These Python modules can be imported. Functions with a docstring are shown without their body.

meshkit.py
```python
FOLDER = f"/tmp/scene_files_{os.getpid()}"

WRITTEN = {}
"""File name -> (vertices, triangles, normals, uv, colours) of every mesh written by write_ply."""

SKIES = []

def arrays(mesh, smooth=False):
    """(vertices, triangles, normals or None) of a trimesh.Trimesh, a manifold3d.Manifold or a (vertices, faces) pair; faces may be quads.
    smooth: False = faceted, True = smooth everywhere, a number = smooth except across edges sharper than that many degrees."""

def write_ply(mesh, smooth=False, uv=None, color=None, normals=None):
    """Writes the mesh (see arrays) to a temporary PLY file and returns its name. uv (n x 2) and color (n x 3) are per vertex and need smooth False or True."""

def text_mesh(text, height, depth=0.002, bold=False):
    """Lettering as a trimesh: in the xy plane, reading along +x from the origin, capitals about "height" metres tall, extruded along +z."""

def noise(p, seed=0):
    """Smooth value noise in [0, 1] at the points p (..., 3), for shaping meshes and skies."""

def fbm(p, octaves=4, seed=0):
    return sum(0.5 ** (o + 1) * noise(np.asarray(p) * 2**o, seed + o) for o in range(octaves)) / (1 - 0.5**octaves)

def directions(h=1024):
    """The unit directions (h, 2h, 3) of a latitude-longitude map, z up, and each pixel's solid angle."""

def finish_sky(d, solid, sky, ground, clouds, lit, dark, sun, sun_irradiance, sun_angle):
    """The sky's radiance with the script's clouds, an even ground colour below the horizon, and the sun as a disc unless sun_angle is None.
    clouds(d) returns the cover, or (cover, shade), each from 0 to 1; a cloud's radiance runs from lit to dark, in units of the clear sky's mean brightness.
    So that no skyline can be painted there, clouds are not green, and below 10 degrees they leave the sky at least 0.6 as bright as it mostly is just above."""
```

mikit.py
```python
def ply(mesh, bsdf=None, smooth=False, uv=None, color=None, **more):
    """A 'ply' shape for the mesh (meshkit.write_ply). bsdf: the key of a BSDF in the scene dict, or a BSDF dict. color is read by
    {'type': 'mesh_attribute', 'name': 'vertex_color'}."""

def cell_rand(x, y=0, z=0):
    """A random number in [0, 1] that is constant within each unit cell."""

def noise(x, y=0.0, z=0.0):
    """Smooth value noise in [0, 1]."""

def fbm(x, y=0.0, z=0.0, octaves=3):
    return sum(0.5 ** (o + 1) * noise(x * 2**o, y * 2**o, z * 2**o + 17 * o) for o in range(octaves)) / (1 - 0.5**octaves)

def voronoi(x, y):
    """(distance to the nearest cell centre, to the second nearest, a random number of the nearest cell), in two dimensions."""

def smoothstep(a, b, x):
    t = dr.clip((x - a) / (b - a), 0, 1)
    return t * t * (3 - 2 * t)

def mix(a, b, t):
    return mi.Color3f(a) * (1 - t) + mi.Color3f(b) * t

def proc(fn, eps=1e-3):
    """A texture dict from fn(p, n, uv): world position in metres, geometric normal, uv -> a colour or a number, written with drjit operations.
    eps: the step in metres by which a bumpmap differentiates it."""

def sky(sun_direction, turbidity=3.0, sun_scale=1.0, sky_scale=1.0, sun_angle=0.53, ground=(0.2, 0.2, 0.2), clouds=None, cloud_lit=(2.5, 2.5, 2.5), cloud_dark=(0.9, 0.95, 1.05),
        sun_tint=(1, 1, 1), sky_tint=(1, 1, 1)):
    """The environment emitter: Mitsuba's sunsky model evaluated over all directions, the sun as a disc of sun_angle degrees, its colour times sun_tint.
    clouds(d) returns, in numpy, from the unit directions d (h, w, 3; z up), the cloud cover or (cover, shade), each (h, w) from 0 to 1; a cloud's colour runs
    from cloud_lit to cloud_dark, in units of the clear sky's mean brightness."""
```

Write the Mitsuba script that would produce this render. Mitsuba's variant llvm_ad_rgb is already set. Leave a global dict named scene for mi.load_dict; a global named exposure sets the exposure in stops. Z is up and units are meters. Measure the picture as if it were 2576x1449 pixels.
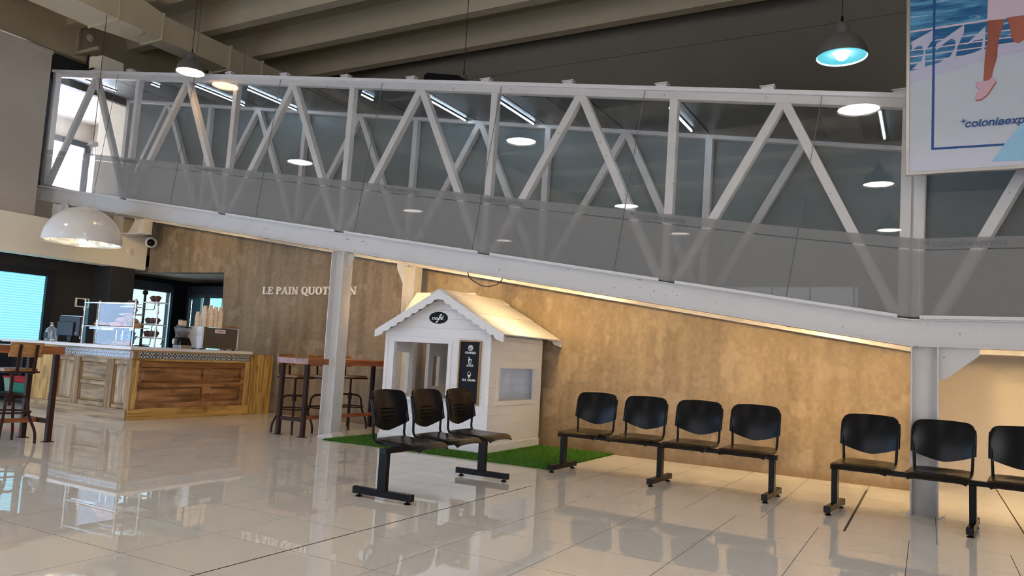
import math, random
import numpy as np, trimesh, shapely
import shapely.geometry as sg
import shapely.affinity as sa
import drjit as dr
import mitsuba as mi
import mikit, meshkit
from mikit import proc, noise, fbm, voronoi, smoothstep, mix, cell_rand

random.seed(7)
RNG = np.random.default_rng(7)
T = mi.ScalarTransform4f
scene, labels = {}, {}
EYE = 1.2

# ------------------------------------------------------------------ camera, daylight, exposure
_f, _pitch, _roll, _yaw = 1901.68, 0.092376, 0.054582, 0.505393
_fw0 = np.array([-math.sin(_yaw), math.cos(_yaw), 0.0])
_rt0 = np.array([math.cos(_yaw), math.sin(_yaw), 0.0])
_fw = _fw0 * math.cos(_pitch) + np.array([0, 0, math.sin(_pitch)])
_up0 = np.array([0, 0, math.cos(_pitch)]) - _fw0 * math.sin(_pitch)
_up = _up0 * math.cos(_roll) - _rt0 * math.sin(_roll)
scene['camera'] = {'type': 'perspective', 'fov': math.degrees(2 * math.atan(1288 / _f)), 'fov_axis': 'x', 'near_clip': 0.05, 'far_clip': 200.0,
                   'to_world': T().look_at(origin=[0, 0, EYE], target=[float(v) for v in np.array([0, 0, EYE]) + _fw], up=[float(v) for v in _up])}
exposure = 1.25
DAY = (1.88, 1.9, 2.02)        # radiance of the daylit frosted windows
WARM_FLOOD = (270.0, 190.0, 92.0)
LENS_WARM = (14.2, 13.0, 11.6)
LENS_CYAN = (0.02, 0.24, 0.29)
TUBE = (7.0, 9.0, 11.0)


# ------------------------------------------------------------------ helpers
def tri(v, f):
    return trimesh.Trimesh(np.asarray(v, float), np.asarray(f, int), process=False)


def cat(ms):
    return trimesh.util.concatenate(ms)


def face(ax, at, a0, a1, z0, z1, sign=1):
    """one upright quad: ax 'x' = facing +x (or -x), spanning y a0..a1; ax 'y' = facing +y, spanning x a0..a1"""
    if ax == 'x':
        v = [(at, a0, z0), (at, a1, z0), (at, a1, z1), (at, a0, z1)]
    else:
        v = [(a1, at, z0), (a0, at, z0), (a0, at, z1), (a1, at, z1)]
    f = [(0, 1, 2), (0, 2, 3)] if sign > 0 else [(0, 2, 1), (0, 3, 2)]
    return tri(v, f)


def hull(pts):
    return trimesh.convex.convex_hull(np.asarray(pts, float))


def box(x0, x1, y0, y1, z0, z1, c=0.0):
    if c <= 0:
        m = trimesh.creation.box(bounds=[[x0, y0, z0], [x1, y1, z1]])
        return tri(m.vertices, m.faces)
    p = []
    for sx in (0, 1):
        for sy in (0, 1):
            for sz in (0, 1):
                X, Y, Z = (x0, x1)[sx], (y0, y1)[sy], (z0, z1)[sz]
                dx, dy, dz = (c, -c)[sx], (c, -c)[sy], (c, -c)[sz]
                p += [(X, Y + dy, Z + dz), (X + dx, Y, Z + dz), (X + dx, Y + dy, Z)]
    return hull(p)


def bar(p, q, w, h, side=(0, 1, 0), c=0.0):
    """a straight bar from p to q: w across in the plane square to side, h along side."""
    p, q = np.asarray(p, float), np.asarray(q, float)
    d = q - p
    L = np.linalg.norm(d)
    d /= L
    s = np.asarray(side, float)
    s = s - d * (s @ d)
    s /= np.linalg.norm(s)
    t = np.cross(d, s)
    m = box(0, L, -w / 2, w / 2, -h / 2, h / 2, c)
    M = np.eye(4)
    M[:3, 0], M[:3, 1], M[:3, 2], M[:3, 3] = d, -t, s, p
    m.apply_transform(M)
    return m


def tube(path, r, n=10, cap=True):
    P = np.asarray(path, float)
    k = len(P)
    tan = np.gradient(P, axis=0)
    tan /= np.linalg.norm(tan, axis=1, keepdims=True)
    a = np.array([0, 0, 1.0]) if abs(tan[0][2]) < 0.9 else np.array([1.0, 0, 0])
    u = np.cross(tan[0], a)
    u /= np.linalg.norm(u)
    R = np.full(k, r) if np.isscalar(r) else np.asarray(r, float)
    V = []
    for i in range(k):
        u = u - tan[i] * (u @ tan[i])
        u /= np.linalg.norm(u)
        w = np.cross(tan[i], u)
        for j in range(n):
            an = 2 * math.pi * j / n
            V.append(P[i] + R[i] * (math.cos(an) * u + math.sin(an) * w))
    F = []
    for i in range(k - 1):
        for j in range(n):
            a0, a1 = i * n + j, i * n + (j + 1) % n
            F += [(a0, a1, a1 + n), (a0, a1 + n, a0 + n)]
    if cap:
        V += [P[0], P[-1]]
        c0, c1 = len(V) - 2, len(V) - 1
        for j in range(n):
            F += [(c0, (j + 1) % n, j), (c1, (k - 1) * n + j, (k - 1) * n + (j + 1) % n)]
    return tri(V, F)


def smooth_path(pts, r=0.05, n=6):
    """the polyline with its corners rounded at radius r."""
    P = [np.asarray(p, float) for p in pts]
    out = [P[0]]
    for a, b, c in zip(P, P[1:], P[2:]):
        d0, d1 = a - b, c - b
        l0, l1 = np.linalg.norm(d0), np.linalg.norm(d1)
        k = min(r, l0 * 0.49, l1 * 0.49)
        s, e = b + d0 / l0 * k, b + d1 / l1 * k
        for t in np.linspace(0, 1, n):
            out.append((1 - t) ** 2 * s + 2 * t * (1 - t) * b + t * t * e)
    out.append(P[-1])
    return np.array(out)


def lathe(prof, n=32, at=(0, 0, 0)):
    """profile of (radius, z) turned about z; closed where radius is 0."""
    V, F = [], []
    pr = list(prof)
    for r, z in pr:
        for j in range(n):
            an = 2 * math.pi * j / n
            V.append((r * math.cos(an), r * math.sin(an), z))
    for i in range(len(pr) - 1):
        for j in range(n):
            a0, a1 = i * n + j, i * n + (j + 1) % n
            F += [(a0, a1, a1 + n), (a0, a1 + n, a0 + n)]
    m = tri(V, F)
    m.merge_vertices()
    m.update_faces(m.nondegenerate_faces())
    m.apply_translation(at)
    return m


def ext(poly, depth, plane='xz', at=0.0):
    """a shapely polygon extruded. xz: polygon (x,z), from y=at to at+depth; yz: (y,z) along x; xy: (x,y) along z."""
    polys = [g for g in getattr(poly, 'geoms', [poly]) if g.area > 1e-9]
    ms = [trimesh.creation.extrude_polygon(g, depth, engine='earcut') for g in polys]
    m = cat(ms) if len(ms) > 1 else ms[0]
    v = np.array(m.vertices)
    f = np.array(m.faces)
    if plane == 'xz':
        v = np.stack([v[:, 0], at + v[:, 2], v[:, 1]], 1)
        f = f[:, ::-1]
    elif plane == 'yz':
        v = np.stack([at + v[:, 2], v[:, 0], v[:, 1]], 1)
    else:
        v = v + [0, 0, at]
    return tri(v, f)


def rect(x0, x1, y0, y1):
    return sg.box(min(x0, x1), min(y0, y1), max(x0, x1), max(y0, y1))


def rrect(x0, x1, y0, y1, r):
    return rect(x0 + r, x1 - r, y0 + r, y1 - r).buffer(r, quad_segs=5)


def ball(c, r, sub=2, squash=(1, 1, 1)):
    m = trimesh.creation.icosphere(subdivisions=sub, radius=1.0)
    m.apply_scale(np.array(squash) * r)
    m.apply_translation(c)
    return tri(m.vertices, m.faces)


def moved(m, loc=(0, 0, 0), rz=0.0):
    m = m.copy()
    if rz:
        m.apply_transform(trimesh.transformations.rotation_matrix(rz, [0, 0, 1]))
    m.apply_translation(loc)
    return m


def key(name):
    k, i = name, 0
    while k in scene or k in labels or any(s.startswith(k + '__') for s in USED if s == k) or k in USED:
        i += 1
        k = f'{name}_{i:03d}'
    USED.add(k)
    return k


USED = set()


def add(name, mesh, mat, smooth=False, uv=None, **more):
    k = key(name)
    scene[k] = mikit.ply(mesh, mat, smooth, uv=uv, **more)
    return k


def put(name, shape, to_world=None):
    """a copy of a shape dict under its own key"""
    k = key(name)
    d = dict(shape)
    if to_world is not None:
        d['to_world'] = to_world
    scene[k] = d
    return k


def thing(name, label, category, group=None, kind=None):
    k = key(name)
    labels[k] = {'label': label, 'category': category}
    if group:
        labels[k]['group'] = group
    if kind:
        labels[k]['kind'] = kind
    return k


def part(k, **kw):
    labels.setdefault(k, {}).update(kw)
    return k


def struct(name, mesh, mat, label=None, smooth=False):
    k = add(name, mesh, mat, smooth)
    labels[k] = {'kind': 'structure'}
    if label:
        labels[k]['label'] = label
    return k


# ------------------------------------------------------------------ materials
def M(name, d):
    scene[name] = d
    return name


def two(d):
    return {'type': 'twosided', 'bsdf': d}


def rgb(c):
    return {'type': 'rgb', 'value': list(map(float, c))}


def pr(name, c, rough=0.5, spec=0.5, metal=0.0, bump=None, bscale=0.001, **kw):
    d = {'type': 'principled', 'base_color': c if isinstance(c, dict) else rgb(c), 'roughness': rough, 'specular': spec, 'metallic': metal, **kw}
    if bump is not None:
        d = {'type': 'bumpmap', 'arbitrary': bump, 'scale': bscale, 'bsdf': d}
    return M(name, two(d))


def wood(axis, dark, light, s=1.0, knots=0.0, stain=0.0):
    """grain running along axis (0, 1 or 2)"""
    def fn(p, n, uv):
        a = [p.x, p.y, p.z]
        along, o1, o2 = a[axis], a[(axis + 1) % 3], a[(axis + 2) % 3]
        w = fbm(along * 1.4 * s, o1 * 9 * s, o2 * 9 * s, 3)
        g = fbm(along * 3 * s + w * 2, o1 * 46 * s + w * 5, o2 * 46 * s + w * 5, 3)
        c = mix(dark, light, smoothstep(0.28, 0.72, g * 0.65 + w * 0.35))
        if knots:
            k = smoothstep(0.68, 0.8, noise(along * 5, o1 * 10, o2 * 10))
            c = c * (1 - knots * k)
        if stain:
            k = smoothstep(0.5, 0.75, fbm(along * 2.5, o1 * 6, o2 * 6, 3))
            c = c * (1 - stain * k)
        return c
    return proc(fn)


def _concrete(p, n, uv):
    u = p.x + p.y * 0.3
    big = fbm(u * 0.9, p.z * 0.8, 1.7, 3)
    streak = fbm(u * 7.0, p.z * 0.9, 4.0, 3)
    fine = fbm(u * 26, p.z * 20, 9.0, 3)
    c = mix((0.105, 0.074, 0.046), (0.29, 0.222, 0.150), smoothstep(0.12, 0.88, big * 0.45 + streak * 0.35 + fine * 0.2))
    spot = smoothstep(0.62, 0.72, fbm(u * 5.5, p.z * 4.0, 3.1, 3))
    c = mix(c, (0.33, 0.265, 0.19), spot * 0.35)
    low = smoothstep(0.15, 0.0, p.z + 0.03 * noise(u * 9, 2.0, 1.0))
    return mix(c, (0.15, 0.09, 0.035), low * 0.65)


def _concrete_h(p, n, uv):
    u = p.x + p.y * 0.3
    return fbm(u * 52, p.z * 34, 2.0, 3) + 0.45 * smoothstep(0.5, 0.68, fbm(u * 21, p.z * 13, 5.0, 3))


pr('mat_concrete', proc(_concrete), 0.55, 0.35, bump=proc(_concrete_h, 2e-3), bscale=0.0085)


def _plaster(a, b, s=1.0):
    return proc(lambda p, n, uv: mix(a, b, fbm(p.x * 1.1 * s, p.y * 1.1 * s, p.z * 1.1 * s, 4)))


pr('mat_plaster', _plaster((0.35, 0.31, 0.27), (0.43, 0.385, 0.335)), 0.7, 0.25)
pr('mat_plaster_warm', _plaster((0.76, 0.68, 0.55), (0.82, 0.75, 0.62)), 0.7, 0.25)
pr('mat_ceiling', _plaster((0.40, 0.335, 0.225), (0.50, 0.425, 0.30), 0.7), 0.75, 0.2)
pr('mat_rear_wall', _plaster((0.19, 0.172, 0.138), (0.235, 0.218, 0.182), 0.5), 0.8, 0.2)
pr('mat_dark_paint', (0.028, 0.027, 0.027), 0.55, 0.3)
pr('mat_navy', (0.012, 0.014, 0.02), 0.45, 0.4)
pr('mat_beige_wall', (0.60, 0.52, 0.42), 0.6, 0.3)
pr('mat_white_steel', proc(lambda p, n, uv: mix((0.475, 0.46, 0.45), (0.54, 0.525, 0.515), fbm(p.x * 3, p.y * 3, p.z * 3, 3)) * (1 - 0.4 * smoothstep(0.90, 0.95, noise(p.x * 24, p.y * 24, p.z * 24)))), 0.35, 0.45)
pr('mat_white', (0.56, 0.55, 0.55), 0.4, 0.4)
pr('mat_black_plastic', proc(lambda p, n, uv: mi.Color3f(0.0035, 0.004, 0.0055) * (0.8 + 0.4 * noise(p.x * 60, p.y * 60, p.z * 60))), 0.22, 0.17,
   bump=proc(lambda p, n, uv: noise(p.x * 700, p.y * 700, p.z * 700), 4e-4), bscale=0.00012)
pr('mat_seat_brown', (0.007, 0.005, 0.004), 0.27, 0.3)
pr('mat_black_metal', (0.004, 0.004, 0.0045), 0.25, 0.12)
pr('mat_iron', (0.034, 0.017, 0.012), 0.5, 0.07)
pr('mat_chrome', (0.75, 0.76, 0.78), 0.18, 0.5, 1.0)
pr('mat_alu', (0.55, 0.55, 0.55), 0.35, 0.5, 1.0)
pr('mat_lamp_grey', (0.09, 0.09, 0.085), 0.4, 0.5)
pr('mat_reflector', (0.82, 0.82, 0.80), 0.35, 0.4)
pr('mat_gloss_white', (0.64, 0.63, 0.62), 0.12, 0.6)
pr('mat_cable', (0.02, 0.02, 0.02), 0.5, 0.4)
pr('mat_dark_ceiling', proc(lambda p, n, uv: mix((0.018, 0.022, 0.023), (0.028, 0.033, 0.034), fbm(p.x * 2, p.y * 2, p.z * 2, 3))), 0.35, 0.5)
pr('mat_rear_panel', proc(lambda p, n, uv: mix((0.115, 0.145, 0.148), (0.16, 0.185, 0.186), fbm(p.x * 0.8, p.z * 2.5, p.y, 3))), 0.4, 0.4)
pr('mat_worktop', (0.66, 0.62, 0.60), 0.25, 0.5)
pr('mat_slot_black', (0.002, 0.002, 0.002), 0.9, 0.0)
pr('mat_tile_edge', (0.03, 0.03, 0.03), 0.6, 0.2)


def _floor_col(p, n, uv):
    return mix((0.84, 0.82, 0.795), (0.87, 0.85, 0.825), fbm(p.x * 0.9, p.y * 0.9, 0.5, 3))


M('mat_floor_tile', {'type': 'bumpmap', 'arbitrary': proc(lambda p, n, uv: noise(p.x * 4.1, p.y * 4.1, 3.0), 4e-3), 'scale': 0.00009,
                     'bsdf': {'type': 'plastic', 'diffuse_reflectance': proc(_floor_col), 'int_ior': 1.6, 'nonlinear': False}})
pr('mat_joint', (0.06, 0.055, 0.05), 0.8, 0.2)
pr('mat_house', proc(lambda p, n, uv: mix((0.62, 0.605, 0.60), (0.70, 0.685, 0.68), fbm(p.x * 2.2, p.y * 2.2, p.z * 9, 4)) * (1 - 0.25 * smoothstep(0.93, 0.97, noise(p.x * 14, p.y * 14, p.z * 22)))), 0.5, 0.35)
pr('mat_house_roof', (0.58, 0.55, 0.52), 0.5, 0.35)
pr('mat_grass', proc(lambda p, n, uv: mix((0.035, 0.12, 0.012), (0.10, 0.26, 0.03), noise(p.x * 90, p.y * 90, 1.0))), 0.7, 0.2)
pr('mat_grass_base', (0.02, 0.06, 0.008), 0.9, 0.1)
pr('mat_oak_v', wood(2, (0.25, 0.125, 0.03), (0.56, 0.345, 0.105), 0.6, 0.45), 0.4, 0.4)
pr('mat_oak_y', wood(1, (0.25, 0.125, 0.03), (0.54, 0.32, 0.10), 0.6, 0.4), 0.4, 0.4)
pr('mat_pale_v', wood(2, (0.21, 0.135, 0.07), (0.43, 0.305, 0.175), 0.6, 0.3, 0.3), 0.5, 0.3)
pr('mat_pale_x', wood(0, (0.19, 0.12, 0.058), (0.40, 0.275, 0.145), 0.6, 0.3, 0.35), 0.5, 0.3)
pr('mat_brown_y', wood(1, (0.17, 0.072, 0.024), (0.38, 0.195, 0.082), 0.55, 0.3, 0.3), 0.4, 0.4)
pr('mat_table_wood', wood(1, (0.15, 0.042, 0.015), (0.34, 0.12, 0.045), 0.7), 0.25, 0.5)
pr('mat_stool_wood', wood(1, (0.17, 0.075, 0.026), (0.37, 0.19, 0.07), 1.0), 0.4, 0.4)
pr('mat_frame_wood', (0.30, 0.18, 0.08), 0.5, 0.3)
pr('mat_board_black', (0.006, 0.006, 0.007), 0.45, 0.12)
pr('mat_ink_white', (0.80, 0.80, 0.79), 0.6, 0.3)
pr('mat_letter', (0.70, 0.665, 0.63), 0.45, 0.4)
M('mat_glass', {'type': 'thindielectric', 'int_ior': 1.5})
M('mat_film', {'type': 'blendbsdf', 'weight': 0.70, 'a': {'type': 'thindielectric', 'int_ior': 1.5},
               'b': {'type': 'principledthin', 'base_color': rgb((0.47, 0.462, 0.45)), 'roughness': 0.55, 'diff_trans': 1.25, 'spec_trans': 0.0, 'eta': 1.5}})
pr('mat_film_ink', (0.13, 0.135, 0.14), 0.5, 0.3)
M('mat_emit_off', {'type': 'diffuse', 'reflectance': rgb((0.15, 0.15, 0.15))})


def glow(c):
    return {'type': 'area', 'radiance': rgb(c)}


# ------------------------------------------------------------------ the setting
WY = lambda x: 9.461 - 0.0405 * (x + 0.17)          # face of the stucco back wall
YF = lambda x: 7.75 - 0.02 * (x + 0.13)             # front face of the footbridge
ZB = lambda x: 1.753 + 0.1505 * (-0.18 - x) if x < -0.18 else 1.753    # top of its bottom beam
ZT = lambda x: 3.862 + 0.1640 * (-0.18 - x) if x < -0.18 else 3.862    # top of its cap

# floor: dark bed, stone tiles lying loose on it
struct('floor', box(-24, 8, -12, 13, -0.2, 0.0), 'mat_joint', 'large glossy beige stone tiles in a square grid')
XA = [-3.305 + 0.6375 * k for k in range(-32, 15)]
XB = [-1.83 + 0.6315 * k for k in range(-34, 12)]
YR = [2.16 + 0.631 * k for k in range(-22, 17)]
JOINT = {-3.305: 0.0075, -6.493: 0.0045}


def in_view(x, y, z=0.0):
    q = np.array([x, y, z]) - [0, 0, EYE]
    rt = _rt0 * math.cos(_roll) + _up0 * math.sin(_roll)
    w = q @ _fw
    return w > 0.5 and abs(q @ rt) / w < 0.70 and abs(q @ _up) / w < 0.41


cand = []
for j in range(len(YR) - 1):
    xs = XB if YR[j] > 6.5 else XA
    for i in range(len(xs) - 1):
        x0, x1, y0, y1 = xs[i], xs[i + 1], YR[j], YR[j + 1]
        cand.append((x0, x1, y0, y1, in_view((x0 + x1) / 2, (y0 + y1) / 2)))
solid = lambda t: (-10.1 < t[0] and t[1] < -10.0)
cand.sort(key=lambda t: (not t[4], (t[0] + t[1]) ** 2 / 4 + (t[2] + t[3]) ** 2 / 4))
field = []
for n, (x0, x1, y0, y1, seen) in enumerate(cand):
    def gap(x):
        for a, g in JOINT.items():
            if abs(x - a) < 0.01:
                return g
        if y0 > 6.5 and abs(x + 0.567) < 0.02 and y1 < 9.2:
            return 0.010
        if y0 > 6.5 and x > 0.3:
            return 0.006
        return 0.0023
    tz = np.clip(RNG.normal(0, 0.0006, 2), -0.0007, 0.0007)
    m = box(x0 + gap(x0), x1 - gap(x1), y0 + 0.0026, y1 - 0.0026, -0.001, 0.0005, 0.0002)
    m.vertices[:, 2] += (m.vertices[:, 2] > -0.0005) * ((m.vertices[:, 0] - (x0 + x1) / 2) * tz[0] + (m.vertices[:, 1] - (y0 + y1) / 2) * tz[1])
    if n < 300:
        add('floor__tile', m, 'mat_floor_tile')
    else:
        field.append(m)
part(add('floor__tile_field', cat(field), 'mat_floor_tile'), kind='stuff')

# stucco back wall with the opening to the cafe's back room
xs = [-11.75, -9, -6, -3, -0.12]
top = lambda x: ZB(x) + 0.35
outline = sg.Polygon([(-14.2, 2.56), (-11.80, 2.53), (-11.66, 0.0), (-0.12, 0.0), (-0.12, top(-0.12)), (-14.2, top(-14.2))])
def on_wall(poly, thick=0.25, off=0.0):
    m = ext(poly, thick, 'xz', 0.0)
    v = np.array(m.vertices)
    v[:, 1] += WY(v[:, 0]) + off
    return tri(v, m.faces)
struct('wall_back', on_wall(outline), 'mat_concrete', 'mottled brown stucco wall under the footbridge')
# the recess on the right behind the last column
struct('wall_recess', cat([box(-0.4, 8.0, 10.72, 10.9, 0, 1.75), box(-0.38, -0.14, 9.7, 10.75, 0, 1.75)]), 'mat_beige_wall', 'plain beige wall set back behind the right column')
# dark rear wall of the hall, with the joint line of its precast panels
struct('wall_rear', cat([box(-16, 8, 12.7, 12.9, 0, 6.86), box(-16, 8, 12.7, 12.9, 6.875, 7.8), box(-16, 8, 12.715, 12.9, 6.86, 6.875)]), 'mat_rear_wall', 'dark grey rear wall above the footbridge')
struct('wall_right', cat([box(8.0, 8.2, -12, 12.8, 0, 0.3), box(8.0, 8.2, -12, 12.8, 6.8, 7.8), box(8.0, 8.2, 0.0, 12.8, 0.3, 6.8)]), 'mat_plaster')
struct('window_9', cat([box(7.94, 8.0, y, y + 0.08, 0.3, 6.8) for y in (-11.9, -9.0, -6.0, -3.0, -0.1)]), 'mat_alu')
add('window_9__pane', face('x', 8.09, -12, 0.0, 0.3, 6.8, -1), 'mat_emit_off', emitter=glow(DAY))
struct('wall_front', cat([box(-24, 8, -12.2, -12, 0, 0.5), box(-24, 8, -12.2, -12, 4.2, 7.8), box(-24, -14.2, -12.2, -12, 0.5, 4.2), box(-8.65, -8.4, -12.2, -12, 0.5, 4.2), box(-2.85, 8, -12.2, -12, 0.5, 4.2)]), 'mat_plaster')

# left side: upper wall, girder, fascia beam, cafe wall
struct('wall_left', cat([box(-14.9, -14.32, -12, 7.72, 3.3, 6.38, 0.01), box(-14.9, -14.28, -12, 7.72, 6.36, 6.43, 0.01)]), 'mat_plaster', 'greyish beige plaster wall at the upper left')
struct('trim_1', box(-15.4, -14.75, -12, 12.7, 6.62, 7.8), 'mat_ceiling', 'plastered girder along the upper left')
fas = box(-14.62, -14.27, -12, 10.02, 2.60, 3.31, 0.012)
struct('trim_2', fas, 'mat_plaster_warm', 'cream beam over the cafe, lit by the dome lamp')
struct('wall_cafe', cat([box(-15.1, -14.9, 8.52, 9.8, 0, 2.62), box(-15.1, -14.9, 5.0, 8.52, 2.40, 2.62), box(-15.1, -14.9, 5.0, 8.52, 0, 0.9), box(-15.1, -14.9, 4.9, 5.05, 0, 2.62)]), 'mat_dark_paint', 'near black painted wall behind the cafe counter')
struct('pillar', box(-14.95, -14.29, 9.28, 9.80, 0, 2.60, 0.005), 'mat_dark_paint', 'dark square pillar between cafe window and lit fridge')
struct('wall_niche', cat([box(-15.3, -15.15, 9.8, 12.1, 0, 2.6), box(-15.3, -11.4, 11.98, 12.1, 0, 2.6), box(-11.75, -11.5, 10.15, 12.1, 0, 2.6)]), 'mat_navy', 'black walled back room of the cafe')
struct('ceiling_niche', box(-15.3, -11.4, 9.90 + 0.3, 12.1, 2.56, 2.7), 'mat_plaster')
struct('wall_upper_niche', cat([box(-15.9, -15.7, 6.5, 11, 3.0, 4.2), box(-15.9, -14.2, 10.45, 10.6, 3.0, 4.4)]), 'mat_plaster', 'shaded plaster wall seen in the gap between beam and footbridge')

# cafe window with drawn translucent blind
k = struct('window_1', cat([box(-14.96, -14.86, 5.0, 8.52, 2.28, 2.40), box(-14.96, -14.86, 8.38, 8.52, 0.9, 2.28), box(-14.96, -14.86, 5.0, 8.38, 0.9, 1.0)]), 'mat_navy', 'daylit cafe window behind a pale blue blind')
SL = 52
for q, c in ((0, (0.17, 0.44, 0.56)), (1, (0.085, 0.34, 0.48))):
    qs = [face('x', -14.93, 5.0, 8.38, 1.0 + 1.28 * i / SL, 1.0 + 1.28 * (i + 0.985) / SL) for i in range(q, SL, 2)]
    part(add('window_1__blind', cat(qs), 'mat_emit_off', emitter=glow(c)), kind='stuff')

# ceiling: slab and beams running across the hall
struct('ceiling', box(-24, 8, -12, 12.9, 7.62, 7.8), 'mat_ceiling', 'dim concrete roof slab')
for yb in (12.07, 10.80, 9.53, 8.26, 6.99, 4.5, 2.0, -0.5, -3.0, -5.5, -8.0, -10.5):
    w = 0.10
    p = sg.Polygon([(yb - w, 7.2), (yb + w, 7.2), (yb + w + 0.13, 7.62), (yb - w - 0.13, 7.62)])
    add('ceiling__beam', ext(p, 22.9, 'yz', -14.95), 'mat_ceiling')

# the bright stair landing that the footbridge leads to
struct('wall_landing', cat([box(-19.2, -19.0, 6.5, 11.6, 3.4, 6.9), box(-19, -15.05, 11.4, 11.6, 3.4, 6.9), box(-19, -15.05, 6.4, 6.6, 3.4, 6.9), box(-19, -15.05, 6.5, 11.5, 3.3, 3.45), box(-19, -15.05, 6.5, 11.5, 6.6, 6.9)]), 'mat_plaster', 'pale walls of the landing beyond the footbridge')
struct('door_1', cat([box(-15.02, -14.92, 9.72, 9.84, 3.98, 6.30), box(-15.02, -14.92, 7.95, 8.12, 3.98, 6.30), box(-15.02, -14.92, 8.0, 9.84, 6.08, 6.30)]), 'mat_navy', 'dark door frame at the upper end of the footbridge')
struct('wall_lintel', box(-15.06, -14.9, 7.6, 10.3, 6.31, 6.75), 'mat_dark_ceiling')
struct('wall_jamb', cat([box(-16.6, -15.05, 10.12, 10.32, 3.45, 6.6), box(-15.06, -14.9, 9.84, 11.5, 3.4, 6.6)]), 'mat_plaster_warm')
k = struct('window_2', cat([box(-18.99, -18.93, 8.0, 11.35, 5.95, 6.10), box(-18.99, -18.93, 11.25, 11.38, 3.5, 5.95), box(-18.99, -18.93, 9.55, 9.63, 3.5, 5.95)]), 'mat_navy', 'bright window of the landing')
add('window_2__pane', face('x', -18.98, 8.0, 9.55, 3.5, 5.95), 'mat_emit_off', emitter=glow((4.2, 4.8, 5.9)))
add('window_2__pane', face('x', -18.98, 9.63, 11.25, 3.5, 5.95), 'mat_emit_off', emitter=glow((4.2, 4.8, 5.9)))

add('window_2__pane', face('y', 11.38, -18.9, -15.2, 3.5, 5.78, -1), 'mat_emit_off', emitter=glow((3.4, 3.9, 4.8)))

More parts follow.
